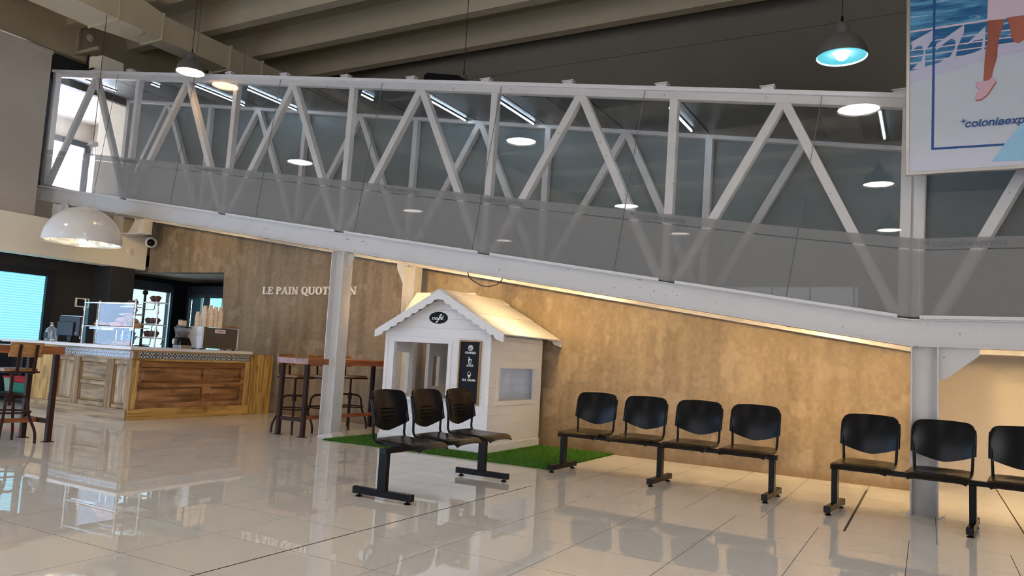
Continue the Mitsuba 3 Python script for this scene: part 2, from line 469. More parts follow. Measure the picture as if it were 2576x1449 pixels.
# daylit frosted glazing of the hall's outer walls
for i, x0 in enumerate((-14.2, -8.4)):
    w = 5.55
    m = face('y', -12.09, x0 - 0.02, x0 + w + 0.02, 0.5, 4.2)
    k = struct(f'window_{3 + i}', cat([box(x0 + w * t - 0.03, x0 + w * t + 0.03, -12.05, -11.97, 0.5, 4.2) for t in (0.02, 0.27, 0.5, 0.73, 0.98)] + [box(x0, x0 + w, -12.05, -11.97, 3.1, 3.16)]), 'mat_alu')
    add(f'window_{3 + i}__pane', m, 'mat_emit_off', emitter=glow(np.array(DAY) * 0.7))
struct('window_8', cat([box(-14.93, -14.87, y, y + 0.07, 0.1, 2.6) for y in (-11.9, -9.5, -7.1, -4.7, -2.3, 0.1, 2.5, 4.85)] + [box(-14.93, -14.87, -12, 4.9, 0.0, 0.1)]), 'mat_alu')
add('window_8__pane', face('x', -14.94, -12, 4.9, 0.1, 2.6), 'mat_emit_off', emitter=glow((0.95, 1.4, 2.1)))


# ------------------------------------------------------------------ columns that carry the footbridge
_clean = lambda p: mix((0.475, 0.46, 0.45), (0.54, 0.525, 0.515), fbm(p.x * 3, p.y * 3, p.z * 3, 3))
pr('mat_dirty_steel', proc(lambda p, n, uv: mix(_clean(p), (0.17, 0.16, 0.15), smoothstep(0.62, 0.1, p.z + 0.35 * fbm(p.x * 11, p.y * 11, p.z * 5, 3)) * 0.8)), 0.4, 0.4)


def hcol(name, label, x0, x1, y, z, d=0.20, steel='mat_white_steel'):
    """H section: two flanges square to x, the web between them"""
    k = thing(name, label, 'column', 'steel columns under the footbridge')
    add(k + '__flange', box(x0, x0 + 0.014, y, y + d, 0, z, 0.002), steel)
    add(k + '__flange', box(x1 - 0.014, x1, y, y + d, 0, z, 0.002), steel)
    add(k + '__web', box(x0 + 0.014, x1 - 0.014, y + d / 2 - 0.006, y + d / 2 + 0.006, 0, z), steel)
    return k


k = hcol('steel_column', 'white steel column standing between the high table and the green mat', -7.25, -7.03, 7.89, ZB(-7.14) - 0.25)
add(k + '__foot_plate', hull([(-7.27, 7.88, 0), (-7.27, 8.12, 0), (-6.96, 7.88, 0), (-6.96, 8.12, 0), (-7.25, 7.90, 0.02), (-7.25, 8.1, 0.02), (-7.03, 7.90, 0.07), (-7.03, 8.1, 0.07)]), 'mat_white_steel')
add(k + '__gusset', ext(sg.Polygon([(-7.03, 2.52), (-6.93, 2.50), (-6.93, 2.44), (-7.03, 2.32)]), 0.012, 'xz', 7.98), 'mat_white_steel')
k = hcol('steel_column', 'white steel column behind the second bench from the left, with dirty grey foot', -0.135, 0.087, 7.74, ZB(0) - 0.25, steel='mat_dirty_steel')
add(k + '__gusset', ext(sg.Polygon([(0.087, 1.503), (0.40, 1.503), (0.40, 1.445), (0.14, 1.22), (0.087, 1.22)]), 0.012, 'xz', 7.80), 'mat_white_steel')
for n_, b in enumerate([(-0.20, -0.135, 7.80, 7.93), (0.09, 0.135, 7.74, 7.80)]):
    add(k + '__mortar_lump', hull([(b[0], b[2], 0), (b[1], b[2], 0), (b[1], b[3], 0), (b[0], b[3], 0), (b[1], b[2], 0.035), (b[1], b[3], 0.035)]), 'mat_beige_wall')
k = hcol('steel_column', 'white steel column against the stucco wall behind the playhouse', -7.05, -6.84, 9.28, ZB(-6.95) - 0.25)
add(k + '__gusset', ext(sg.Polygon([(-7.05, 2.55), (-7.24, 2.57), (-7.24, 2.50), (-7.09, 2.21), (-7.05, 2.21)]), 0.012, 'xz', 9.36), 'mat_white_steel')
for lab, x, y in (('short white post with bracket on the cream beam, left of the dome lamp', -14.05, 7.95), ('short white post with bracket at the end of the cream beam beside the camera', -13.72, 9.32)):
    k = thing('bridge_post', lab, 'post')
    zt = ZB(x) - 0.25
    left = y > 9
    xx = x if not left else -13.63
    add(k + '__shaft', cat([box(xx - 0.14, xx - 0.128, y, y + 0.2, 3.25, zt), box(xx + 0.128, xx + 0.14, y, y + 0.2, 3.25, zt), box(xx - 0.128, xx + 0.128, y + 0.094, y + 0.106, 3.25, zt)]), 'mat_white_steel')
    add(k + '__shelf', box(-14.5, xx + 0.14, y, y + 0.2, 3.24, 3.25 + 0.01), 'mat_white_steel')
    s = -1 if left else 1
    add(k + '__gusset', ext(sg.Polygon([(xx + s * 0.14, zt), (xx + s * 0.20, zt), (xx + s * 0.42, 3.26), (xx + s * 0.14, 3.26)]), 0.012, 'xz', y + 0.06), 'mat_white_steel')

# ------------------------------------------------------------------ the footbridge
FB = thing('footbridge', 'long white steel truss footbridge with glazed sides, ramping down to the right', 'footbridge')
NX = [-12.14, -9.575, -7.13, -4.75, -2.435, -0.155]           # panel points
AX = [-13.46, -10.80, -8.317, -5.917, -3.566, -1.29]          # peaks of the diagonals
XL, XR = -14.86, 3.2


def ybar(p, q, w, d, y0):
    """bar in a plane roughly facing the hall: (x, z) pairs, front face at y0(x)"""
    return bar((p[0], y0(p[0]) + d / 2, p[1]), (q[0], y0(q[0]) + d / 2, q[1]), w, d, (0.02, 1, 0), 0.004)


def ibeam(x0, x1, zt0, zt1, y0, out):
    """edge beam 0.25 deep: web, top and bottom flange; y0(x) is its outer face, out = -1 (front) or 1 (rear)"""
    ms = []
    for (a, b, dep) in ((0.0, -0.014, 0.20), (-0.236, -0.25, 0.20)):
        v = [(x, y0(x) + s * dep * -out, z + o) for x, z in ((x0, zt0), (x1, zt1)) for s in (0, 1) for o in (a, b)]
        ms.append(hull(v))
    v = [(x, y0(x) + s * -out, z + o) for x, z in ((x0, zt0), (x1, zt1)) for s in (0.035, 0.047) for o in (-0.012, -0.24)]
    ms.append(hull(v))
    return cat(ms)


YR_ = lambda x: YF(x) + 1.66                                   # outer face of the rear side
for a, b in ((XL, -0.15), (-0.15, XR)):
    add(FB + '__bottom_beam', ibeam(a, b, ZB(a), ZB(b), YF, -1), 'mat_white_steel')
    add(FB + '__rear_beam', ibeam(a, b, ZB(a), ZB(b), YR_, 1), 'mat_white_steel')
    v = [(x, YF(x) + s, ZB(x) + o) for x in (a, b) for s in (0.05, 1.6) for o in (-0.02, -0.05)]
    add(FB + '__deck', hull(v), 'mat_plaster_warm')
    v = [(x, YF(x) + s, ZT(x) + o) for x in (a, b) for s in (-0.02, 0.06) for o in (0.0, -0.045)]
    add(FB + '__top_cap', hull(v), 'mat_white')
    add(FB + '__top_chord', ybar((a, ZT(a) - 0.085), (b, ZT(b) - 0.085), 0.09, 0.09, lambda x: YF(x) + 0.015), 'mat_white_steel')
    add(FB + '__rear_chord', ybar((a, ZT(a) - 0.085), (b, ZT(b) - 0.085), 0.09, 0.09, lambda x: YR_(x) - 0.11), 'mat_white_steel')
    v = [(x, YF(x) + s, ZT(x) + o) for x in (a, b) for s in (0.0, 1.66) for o in (-0.02, -0.005)]
    add(FB + '__roof_sheet', hull(v), 'mat_dark_ceiling')
    v = [(x, YR_(x) + s, z) for x in (a, b) for s in (-0.012, -0.006) for z in (ZB(x), ZT(x) - 0.03)]
    add(FB + '__rear_panel', hull(v), 'mat_rear_panel')
TW = 0.092
extra = [(2.2, 'post'), (2.2, 'post')]
nodes = [XL + 0.06] + NX
for side, y0 in (('', lambda x: YF(x) + 0.02), ('rear_', lambda x: YR_(x) - 0.11)):
    for x in NX + [2.2]:
        if x == NX[-1]:
            for o in (-0.01, 0.10):
                add(f'{FB}__{side}post', ybar((x + o - 0.035, ZB(x)), (x + o, ZT(x) - 0.05), TW, TW, y0), 'mat_white_steel')
        else:
            add(f'{FB}__{side}post', ybar((x - 0.035, ZB(x)), (x, ZT(x) - 0.05), TW, TW, y0), 'mat_white_steel')
    add(f'{FB}__{side}end_post', ybar((XL + 0.07, ZB(XL)), (XL + 0.07, ZT(XL) - 0.05), TW * 1.2, TW, y0), 'mat_white_steel')
    for i, a in enumerate(AX):
        l, r = nodes[i] + 0.08, nodes[i + 1] - 0.10
        add(f'{FB}__{side}diagonal', ybar((l, ZB(l) + 0.02), (a, ZT(a) - 0.09), TW, TW, y0), 'mat_white_steel')
        add(f'{FB}__{side}diagonal', ybar((r, ZB(r) + 0.02), (a, ZT(a) - 0.09), TW, TW, y0), 'mat_white_steel')
    for l, r in ((0.07, 1.08), (2.1, 1.12)):
        add(f'{FB}__{side}diagonal', ybar((l, ZB(l) + 0.02), (r, ZT(r) - 0.09), TW, TW, y0), 'mat_white_steel')
# glass panes with a frosted film on their lower part
JT = [-14.80, -12.708, -10.575, -8.552, -6.559, -4.644, -2.767, -0.922, -0.07, 1.0, 3.1]
JB = [-14.85, -13.072, -10.892, -8.842, -6.874, -4.940, -3.049, -1.226, -0.07, 1.0, 3.1]


def word(text, h, shear=0.22):
    m = meshkit.text_mesh(text, h, 0.0015)
    v = np.array(m.vertices)
    v[:, 0] += v[:, 1] * shear
    return tri(v, m.faces)


def star(r):
    pts = []
    for i in range(16):
        rr = r * (1.0 if i % 4 == 0 else 0.62 if i % 2 == 0 else 0.16)
        pts.append((rr * math.sin(i * math.pi / 8), rr * math.cos(i * math.pi / 8)))
    return sg.Polygon(pts)


def logo(h):
    w = word('coloniaexpress', h)
    s = ext(star(h * 0.75), 0.0015, 'xy')
    s.apply_translation((-h * 0.55, h * 0.75, 0))
    return cat([w, s])


LOGO = logo(0.058)


def stand(m, x, y, z, slope=0.0, turn=0.0):
    """xy lettering stood up to face -y"""
    v = np.array(m.vertices)
    return tri(np.stack([x + v[:, 0], y - v[:, 2] - turn * v[:, 0], z + v[:, 1] - slope * v[:, 0]], 1), m.faces)


for i in range(len(JT) - 1):
    g = 0.004
    def edge(t, z0, z1, z):
        """x on the joint leaning from JB to JT, at height fraction"""
        return t
    def quad(f0, f1, y, la=0.0, lb=0.0):
        """sheet between height f0 and f1 above the bottom beam's top (metres, None = top)"""
        out = []
        for jb, jt, s in ((JB[i], JT[i], g), (JB[i + 1], JT[i + 1], -g)):
            H = ZT(jt) - 0.05 - ZB(jb)
            for fz in (f0, f1):
                t = (fz if fz is not None else H) / H
                x = jb + (jt - jb) * t + s
                out.append((x, YF(x) + y, ZB(x) + (fz if fz is not None else ZT(x) - 0.05 - ZB(x))))
        a, b, c, d = out
        return tri([a, c, d, b], [(0, 1, 2), (0, 2, 3)])
    pane = add(FB + '__glass_pane', quad(0.0, None, 0.005), 'mat_glass')
    fa = add(pane + '__frosted_film', quad(0.0, 0.622, 0.0), 'mat_film')
    fb = add(pane + '__frosted_film', quad(0.634, 0.735, 0.0), 'mat_film')
    lx = {0: None, 1: JB[1] + 0.62, 2: JB[2] + 0.62, 3: None, 4: JB[4] + 0.52, 5: JB[5] + 0.12, 6: JB[6] + 0.22, 7: None, 8: 0.03, 9: 2.0}.get(i)
    if lx is not None:
        sl = 0.1505 if lx < -0.2 else 0.0
        add(pane + '__lettering', stand(LOGO, lx, YF(lx) - 0.004, ZB(lx) + 0.655, sl, 0.02), 'mat_film_ink')
for i in range(len(JT)):
    if abs(JT[i] + 0.07) > 0.01:
        add(FB + '__pane_joint', ybar((JB[i], ZB(JB[i])), (JT[i], ZT(JT[i]) - 0.05), 0.0028, 0.006, lambda x: YF(x) - 0.004), 'mat_lamp_grey')
# glazing sill in lengths between the panel points, dark pads at the points
ends = [XL] + NX + [2.2, XR]
for a, b in zip(ends, ends[1:]):
    a2, b2 = a + (0.09 if a > XL else 0), b - 0.09
    v = [(x, YF(x) + s, ZB(x) + o) for x in (a2, b2) for s in (-0.03, 0.03) for o in (0.0, 0.030)]
    add(FB + '__glazing_sill', hull(v), 'mat_white')
for x in NX:
    v = [(xx, YF(xx) + s, ZB(xx) + o) for xx in (x - 0.09, x + 0.09) for s in (-0.005, 0.12) for o in (0.0, 0.012)]
    add(FB + '__bearing_pad', hull(v), 'mat_tile_edge')
# dark ceiling panels inside, joints between them
cj = [-14.8, -13.2, -11.9, -10.65, -9.5, -8.32, -7.15, -5.97, -4.78, -3.59, -2.42, -1.25, -0.17, 1.2, 2.6]
for a, b in zip(cj, cj[1:]):
    v = [(x, YF(x) + s, ZT(x) + o) for x in (a + 0.012, b - 0.012) for s in (0.10, 1.55) for o in (-0.075, -0.06)]
    add(FB + '__ceiling_panel', hull(v), 'mat_dark_ceiling')
for a in cj[2:12:3]:
    v = [(x, YF(x) + s, ZT(x) + o) for x in (a + 0.25, a + 0.62) for s in (0.3, 1.35) for o in (-0.079, -0.075)]
    add(FB + '__ceiling_grille', hull(v), 'mat_lamp_grey')
# strip lights across the inside of its roof
tube_g = 'strip lights on the footbridge ceiling'
SL_ = [(-14.2, 0.3, 0.9), (-12.22, 0.33, 0.50), (-11.0, 0.34, 1.40), (-9.75, 0.40, 1.50), (-7.3, 0.42, 0.68), (-6.15, 0.38, 1.50), (-4.95, 0.42, 1.47), (-2.61, 0.42, 1.35), (-0.42, 0.25, 1.20), (0.55, 0.30, 0.8)]
LN = ['short cool strip light at the footbridge landing door', 'cool strip light left of the small warm bell lamp', 'cool strip light right of the small warm bell lamp', 'cool strip light above the hanging switch side of the footbridge',
      'short cool strip light right of the middle post of the footbridge', 'bright cool strip light right of the third truss peak', 'cool strip light above the white reflected lamp disc', 'cool strip light beside the sixth post of the footbridge', 'cool strip light near the poster inside the footbridge', 'cool strip light below the poster']
for (x, s0, s1), l in zip(SL_, LN):
    k = thing('strip_light', l, 'light', tube_g)
    z = ZT(x) - 0.10
    add(k + '__housing', box(x - 0.022, x + 0.022, YF(x) + s0 - 0.02, YF(x) + s1 + 0.02, z + 0.004, z + 0.024), 'mat_dark_ceiling')
    add(k + '__tube', tube([(x, YF(x) + s0, z), (x, YF(x) + s1, z)], 0.011, 8), 'mat_emit_off', True, emitter=glow(TUBE))
# junction boxes and cable along the top
for nth, x in zip('first second third fourth fifth sixth seventh eighth ninth tenth eleventh'.split(), (-12.46, -11.08, -9.81, -8.556, -7.318, -6.12, -4.92, -3.753, -2.597, -1.458, -0.235)):
    k = thing('junction_box', f'white lidded junction box, {nth} from the left on top of the footbridge', 'junction box', 'junction boxes along the top of the footbridge')
    y, z = YF(x) + 0.08, ZT(x)
    add(k + '__box', box(x - 0.062, x + 0.062, y - 0.04, y + 0.05, z + 0.01, z + 0.055, 0.004), 'mat_white')
    add(k + '__lid', box(x - 0.075, x + 0.075, y - 0.05, y + 0.06, z + 0.055, z + 0.066, 0.002), 'mat_white')
xs = np.linspace(-14.3, 0.3, 120)
k = add('cable', cat([tube([(x, YF(x) + 0.12 + 0.02 * math.sin(5 * x + q), ZT(x) + 0.012 + 0.012 * abs(math.sin(2.6 * x + q))) for x in xs], 0.007, 6) for q in (0, 1.3)]), 'mat_cable', True)
labels[k] = {'label': 'dark cables trailing along the top edge of the footbridge', 'category': 'cable'}
k = add('cable', tube(smooth_path([(-5.05, 8.0, ZB(-5.05) - 0.1), (-5.1, 8.02, ZB(-5.1) - 0.30), (-4.85, 8.04, ZB(-4.85) - 0.40), (-4.6, 8.02, ZB(-4.6) - 0.32), (-4.52, 8.0, ZB(-4.5) - 0.10)], 0.1), 0.006, 6), 'mat_cable', True)
labels[k] = {'label': 'black cable loop hanging below the footbridge above the playhouse roof', 'category': 'cable'}
k = thing('footbridge_speaker', 'black box lying on top of the footbridge beside the middle lamp', 'box')
x = -6.05
x = -5.98
add(k + '__case', hull([(x + dx, YF(x) + 0.17 + dy, ZT(x + dx) + dz) for dx, dz in ((-0.02, 0.005), (0.66, 0.005), (0.04, 0.165), (0.54, 0.145), (0.60, 0.125), (0.0, 0.13)) for dy in (0, 0.28)]), 'mat_black_plastic')

# warm floodlights tucked behind the front beam
FL = [('warm floodlight hidden behind the beam over the playhouse', -4.35), ('warm floodlight hidden behind the beam over the right hand benches', -1.1), ('warm floodlight hidden behind the beam right of the right column', 1.5), ('weak warm floodlight behind the beam near the high table', -8.6), ('warm floodlight hidden behind the beam left of the playhouse', -6.45), ('warm floodlight hidden behind the beam near the dome lamp', -12.5)]
for (l, x), q in zip(FL, (0.9, 0.9, 0.6, 0.16, 0.55, 0.32)):
    k = thing('floodlight', l, 'lamp', None)
    y, z = YF(x) + 0.17, ZB(x) - 0.175
    add(k + '__housing', box(x - 0.13, x + 0.13, y - 0.06, y - 0.004, z - 0.06, z + 0.075, 0.006), 'mat_black_metal')
    lens = tri([(x - 0.12, y, z - 0.052), (x + 0.12, y, z - 0.052), (x + 0.12, y + 0.055, z + 0.06), (x - 0.12, y + 0.055, z + 0.06)], [(0, 2, 1), (0, 3, 2)])
    add(k + '__lens', lens, 'mat_emit_off', emitter=glow(np.array(WARM_FLOOD) * q))


# ------------------------------------------------------------------ pendant lamps
def bell(label, x, y, z, d, radiance, ztop=7.2, group=None, core=None):
    """industrial bell lamp; z is the height of its rim"""
    k = thing('bell_pendant_lamp', label, 'lamp', group)
    s = d / 0.5
    P = [(0.25, 0), (0.252, 0.008), (0.243, 0.06), (0.218, 0.125), (0.175, 0.185), (0.125, 0.225), (0.09, 0.24), (0.088, 0.262), (0.075, 0.268), (0.075, 0.30), (0.066, 0.345), (0.04, 0.372), (0.018, 0.378), (0.0, 0.378)]
    I = [(0.246, 0.002), (0.237, 0.06), (0.212, 0.122), (0.17, 0.18), (0.12, 0.218), (0.0, 0.224)]
    add(k + '__shade', lathe([(r * s, h * s) for r, h in P], 36, (x, y, z)), 'mat_lamp_grey', 35)
    add(k + '__reflector', lathe([(r * s, h * s) for r, h in I], 36, (x, y, z)), 'mat_reflector', 35)
    if core is not None:
        add(k + '__bulb', ball((x, y, z + 0.06 * s), 0.075 * s, 2, (1, 1, 1.25)), 'mat_emit_off', True, emitter=glow(core))
    n_r, V, F = 40, [], []
    for i in range(n_r):
        a = 2 * math.pi * i / n_r
        for r, h in ((0.236, 0.018), (0.085 if core is not None else 0.001, 0.05)):
            V.append((x + r * s * math.cos(a), y + r * s * math.sin(a), z + h * s))
    for i in range(n_r):
        j = (i + 1) % n_r
        F += [(2 * i, 2 * i + 1, 2 * j + 1), (2 * i, 2 * j + 1, 2 * j)]
    add(k + '__diffuser', tri(V, F), 'mat_emit_off', emitter=glow(radiance))
    add(k + '__hook', tube([(x, y, z + 0.37 * s), (x, y, z + 0.44 * s)], 0.012 * s, 8), 'mat_black_metal', True)
    add(k + '__cord', tube([(x, y, z + 0.43 * s), (x + 0.004, y, (z + ztop) / 2), (x, y, ztop)], 0.0055, 6), 'mat_cable', True)
    return k


RL = 'bell lamps that the footbridge glass mirrors'
bell('small warm bell lamp hanging at the upper left above the footbridge', -10.24, 7.62, 5.42, 0.43, (9.0, 5.5, 2.2), 7.3)
bell('cool white bell lamp glaring at the upper right beside the poster', -0.771, 8.0, 4.40, 0.49, LENS_CYAN, 7.3, core=(9, 13, 13.5))
bell('bell lamp half hidden behind the top of the footbridge beside a black box', -5.95, 8.95, 4.96, 0.42, (3, 2.4, 1.7), 7.2)
MIR = ['right of the fourth truss peak', 'between the third truss peak and the second post', 'at the film edge left of the fifth post', 'largest, just left of the poster', 'yellowish, halfway down left of the poster', 'lowest of those left of the poster']
for i, (x, y, z, q) in enumerate([(-6.475, 4.278, 5.02, 1.0), (-12.05, 4.23, 5.15, 1.0), (-6.22, 0.02, 4.70, 1.0), (-0.946, 4.718, 4.76, 1.0), (-1.10, 0.357, 4.745, 0.7), (-1.30, -4.33, 4.715, 1.0), (-12.2, 0.1, 4.9, 1.0), (-6.4, -4.2, 4.8, 1.0), (-12.0, -4.2, 4.8, 1.0), (4.6, 4.6, 4.8, 1.0), (4.5, 0.3, 4.8, 1.0), (4.4, -4.2, 4.8, 1.0)]):
    k = bell(f'bell lamp mirrored in the glass {MIR[i]}' if i < 6 else 'warm bell lamp hanging in the hall behind the viewer', x, y, z, 0.55, np.array(LENS_WARM) * q, 7.2 if x > -11.9 else 6.52, group=RL if i < 6 else 'bell lamps behind the viewer')

# big white dome over the cafe
k = thing('dome_pendant_lamp', 'large glossy white dome pendant lamp hanging over the cafe counter', 'lamp')
DX, DY, DZ, DR = -12.014, 7.263, 2.673, 0.578
prof = [(DR, 0.0)] + [(DR * math.cos(a) * 1.0, 0.02 + DR * 0.98 * math.sin(a)) for a in np.linspace(0.03, math.pi / 2, 26)]
prof[-1] = (0.0, 0.02 + DR * 0.98)
add(k + '__shell', lathe(prof, 64, (DX, DY, DZ)), 'mat_gloss_white', 40)
g, V, F = 44, [], []
for i in range(g + 1):
    a = 0.02 + (math.pi / 2 - 0.02) * i / g
    for j in range(96):
        b = 2 * math.pi * j / 96
        p = np.array([math.cos(a) * math.cos(b), math.cos(a) * math.sin(b), math.sin(a)])
        rr = DR * 0.965
        nn = float(meshkit.fbm(p * 5.5 + 3, 2, 3))
        rr -= 0.07 * max(0.0, min(1.0, (nn - 0.46) * 7)) * min(1, i / 4)
        V.append(p * rr + [DX, DY, DZ + 0.004])
for i in range(g):
    for j in range(96):
        a0, a1 = i * 96 + j, i * 96 + (j + 1) % 96
        F += [(a0, a1 + 96, a1), (a0, a0 + 96, a1 + 96)]
add(k + '__floral_lining', tri(V, F), 'mat_reflector', True)
add(k + '__bulb', ball((DX, DY, DZ + 0.02), 0.06, 2), 'mat_emit_off', True, emitter=glow((52, 38, 22)))
zb = 4.30
add(k + '__canopy_box', cat([box(DX - 0.055, DX + 0.055, DY - 0.055, DY + 0.055, zb, zb + 0.06, 0.004), box(DX - 0.075, DX + 0.075, DY - 0.06, DY + 0.06, zb - 0.008, zb)]), 'mat_white')
add(k + '__cord', tube([(DX, DY, zb + 0.06), (DX + 0.01, DY, 5.2), (DX - 0.006, DY, 6.0), (DX, DY, 6.52)], 0.0055, 6), 'mat_cable', True)
for i in range(3):
    a = i * 2.1 + 0.4
    add(k + '__suspension_wire', tube([(DX + 0.05 * math.cos(a), DY + 0.05 * math.sin(a), zb), (DX + 0.14 * math.cos(a), DY + 0.14 * math.sin(a), DZ + 0.57)], 0.0022, 5), 'mat_alu', True)
add(k + '__flex', tube([(DX - 0.02, DY, zb), (DX - 0.06, DY, 3.9), (DX - 0.12, DY, 3.6), (DX - 0.09, DY, DZ + 0.57)], 0.004, 5), 'mat_white', True)

# ventilation duct under the roof
k = thing('air_duct', 'painted rectangular air duct running under the roof at the upper left', 'duct')
def ring(y, x0, x1, z0, z1):
    return [(x0, y, z0), (x1, y, z0), (x1, y, z1), (x0, y, z1)]
def loft(a, b):
    return hull(a + b)
add(k + '__wide_section', loft(ring(-12, -12.75, -11.95, 6.52, 7.12), ring(7.42, -12.75, -11.95, 6.52, 7.12)), 'mat_ceiling')
add(k + '__taper', loft(ring(7.42, -12.75, -11.95, 6.52, 7.12), ring(8.25, -12.50, -11.95, 6.50, 6.96)), 'mat_ceiling')
add(k + '__narrow_section', loft(ring(8.25, -12.40, -11.98, 6.51, 6.95), ring(12.6, -12.40, -11.98, 6.51, 6.95)), 'mat_ceiling')
for y, w in ((4.6, 1), (7.42, 1), (8.25, 0), (9.75, 0), (10.55, 0)):
    x0, x1, z0, z1 = (-12.78, -11.92, 6.49, 7.15) if w else (-12.53, -11.93, 6.48, 6.98)
    add(k + '__flange', box(x0, x1, y - 0.012, y + 0.012, z0, z1), 'mat_ceiling')
for y in (7.9, 9.0, 10.1):
    add(k + '__hanger', cat([tube([(-11.96, y, 6.45), (-11.96, y, 7.6)], 0.006, 6), tube([(-12.05, y, 6.45), (-11.87, y, 6.45)], 0.008, 6)]), 'mat_alu')
# equipment on the landing end of the footbridge
k = thing('metal_cabinet', 'pale metal box standing on the upper left end of the footbridge', 'box')
add(k + '__case', box(-14.05, -13.74, 8.3, 8.75, ZT(-14.05) + 0.01, ZT(-13.7) + 0.42, 0.006), 'mat_plaster_warm')
add(k + '__front_flange', box(-14.08, -13.95, 8.27, 8.3, ZT(-14.05) + 0.01, ZT(-13.7) + 0.42, 0.003), 'mat_plaster_warm')
k = add('cable', tube(smooth_path([(-14.35, 8.4, 6.62), (-14.3, 8.35, 6.35), (-14.2, 8.3, 6.26), (-13.9, 8.25, 6.24)], 0.12), 0.018, 8), 'mat_cable', True)
labels[k] = {'label': 'thick black cable bending down to the upper left end of the footbridge', 'category': 'cable'}
k = thing('wall_bracket', 'painted angle bracket on the girder at the upper left', 'bracket')
add(k + '__arm', box(-14.75, -14.0, 8.36, 8.40, 6.68, 6.74), 'mat_ceiling')
add(k + '__upright', box(-14.75, -14.70, 8.36, 8.40, 6.68, 7.25), 'mat_ceiling')
for i, (x, y, z, l) in enumerate([(-14.74, 8.62, 7.12, 'round painted cover plate on the upper left girder'), (-14.26, 9.62, 2.93, 'round cover plate at the right end of the cream beam'), (-14.74, 11.2, 7.05, 'small round cover plate on the girder below the duct')]):
    k = thing('cover_plate', l, 'cover plate')
    m = lathe([(0.0, 0.0), (0.07, 0.0), (0.075, 0.01), (0.06, 0.022), (0.035, 0.024), (0.03, 0.035), (0.0, 0.036)], 24)
    m.apply_transform(trimesh.transformations.rotation_matrix(math.pi / 2, [0, 1, 0]))
    m.apply_translation((x, y, z))
    add(k + '__disc', m, 'mat_plaster_warm', 30)
# dome camera where the beam meets the stucco wall
k = thing('security_camera', 'white dome security camera where the cream beam meets the stucco wall', 'camera')
c = np.array((-13.92, 9.84, 3.16))
d = np.array((0.75, -0.62, -0.25)); d /= np.linalg.norm(d)
m = lathe([(0.0, 0.0), (0.10, 0.0), (0.115, 0.03), (0.115, 0.06), (0.095, 0.10), (0.075, 0.118)], 28)
Mx = trimesh.geometry.align_vectors([0, 0, 1], d); Mx[:3, 3] = c
m.apply_transform(Mx)
add(k + '__housing', m, 'mat_gloss_white', 30)
add(k + '__dark_dome', ball(c + d * 0.095, 0.072, 3), 'mat_black_plastic', True)
add(k + '__arm', tube([c, (-14.1, 9.98, 3.24)], 0.025, 10), 'mat_white', True)

# ------------------------------------------------------------------ lettering on the stucco wall (slab serif, drawn as strokes)
def serif(ch):
    """capital 1 high in a slab serif hand; returns polygon and width"""
    L = lambda *p: sg.LineString(p).buffer(0.085, cap_style=2, join_style=2)
    H = lambda x0, x1, y: rect(x0, x1, y - 0.045 if y > 0.5 else y - 0.045, y + 0.045)
    st = lambda x: rect(x - 0.09, x + 0.09, 0, 1)
    ser = lambda x, y: rect(x - 0.19, x + 0.19, y, y + 0.09)
    U = lambda *g: shapely.union_all(list(g))
    if ch == 'L':
        return U(st(.22), ser(.22, 0), ser(.22, .91), rect(.2, .72, 0, .10), rect(.63, .72, 0, .30)), .78
    if ch == 'E':
        return U(st(.22), ser(.22, 0), ser(.22, .91), rect(.2, .72, 0, .10), rect(.2, .70, .90, 1), rect(.63, .72, 0, .28), rect(.62, .70, .72, 1), rect(.2, .55, .46, .55), rect(.47, .55, .36, .65)), .78
    if ch == 'P':
        bowl = sg.Point(.42, .72).buffer(.28).difference(sg.Point(.42, .72).buffer(.12)).intersection(rect(.30, 1, .3, 1.1))
        return U(st(.22), ser(.22, 0), rect(.03, .42, .90, 1), rect(.22, .42, .44, .54), bowl), .74
    if ch == 'A':
        return U(sg.Polygon([(.10, 0), (.20, 0), (.50, .88), (.44, 1.0)]), sg.Polygon([(.44, 1.0), (.56, 1.0), (.90, 0), (.70, 0), (.42, .86)]), rect(.25, .72, .27, .36), ser(.15, 0), ser(.80, 0)), .98
    if ch == 'I':
        return U(st(.20), ser(.20, 0), ser(.20, .91)), .42
    if ch == 'N':
        return U(rect(.17, .27, 0, 1), rect(.71, .81, 0, 1), sg.Polygon([(.05, 1), (.27, 1), (.81, 0), (.66, 0)]), ser(.22, 0), rect(.02, .3, .91, 1), rect(.57, .95, .91, 1)), .97
    if ch in 'OQ':
        o = sa.scale(sg.Point(.44, .5).buffer(.5, quad_segs=12), .84, 1.04).difference(sa.scale(sg.Point(.44, .5).buffer(.5, quad_segs=12), .44, .82))
        if ch == 'Q':
            o = U(o, sg.LineString([(.28, .12), (.44, .2), (.6, -.1), (.78, -.16), (.86, -.08)]).buffer(.06))
        return o, .90
    if ch == 'U':
        arc = sg.Point(.46, .32).buffer(.36).difference(sg.Point(.46, .32).buffer(.2)).intersection(rect(0, 1, -.1, .33))
        return U(rect(.10, .28, .3, 1), rect(.67, .80, .3, 1), arc, rect(0, .38, .91, 1), rect(.54, .94, .91, 1)), .95
    if ch == 'D':
        b_ = sg.Point(.36, .5).buffer(.5).difference(sg.Point(.36, .5).buffer(.36)).intersection(rect(.36, 1, -.1, 1.1))
        return U(st(.22), ser(.22, 0), rect(.03, .40, .90, 1), rect(.03, .40, 0, .1), b_), .90
    if ch == 'T':
        return U(st(.40), ser(.40, 0), rect(.04, .76, .90, 1), rect(.04, .12, .68, 1), rect(.68, .76, .68, 1)), .82
    return sg.Polygon(), .38


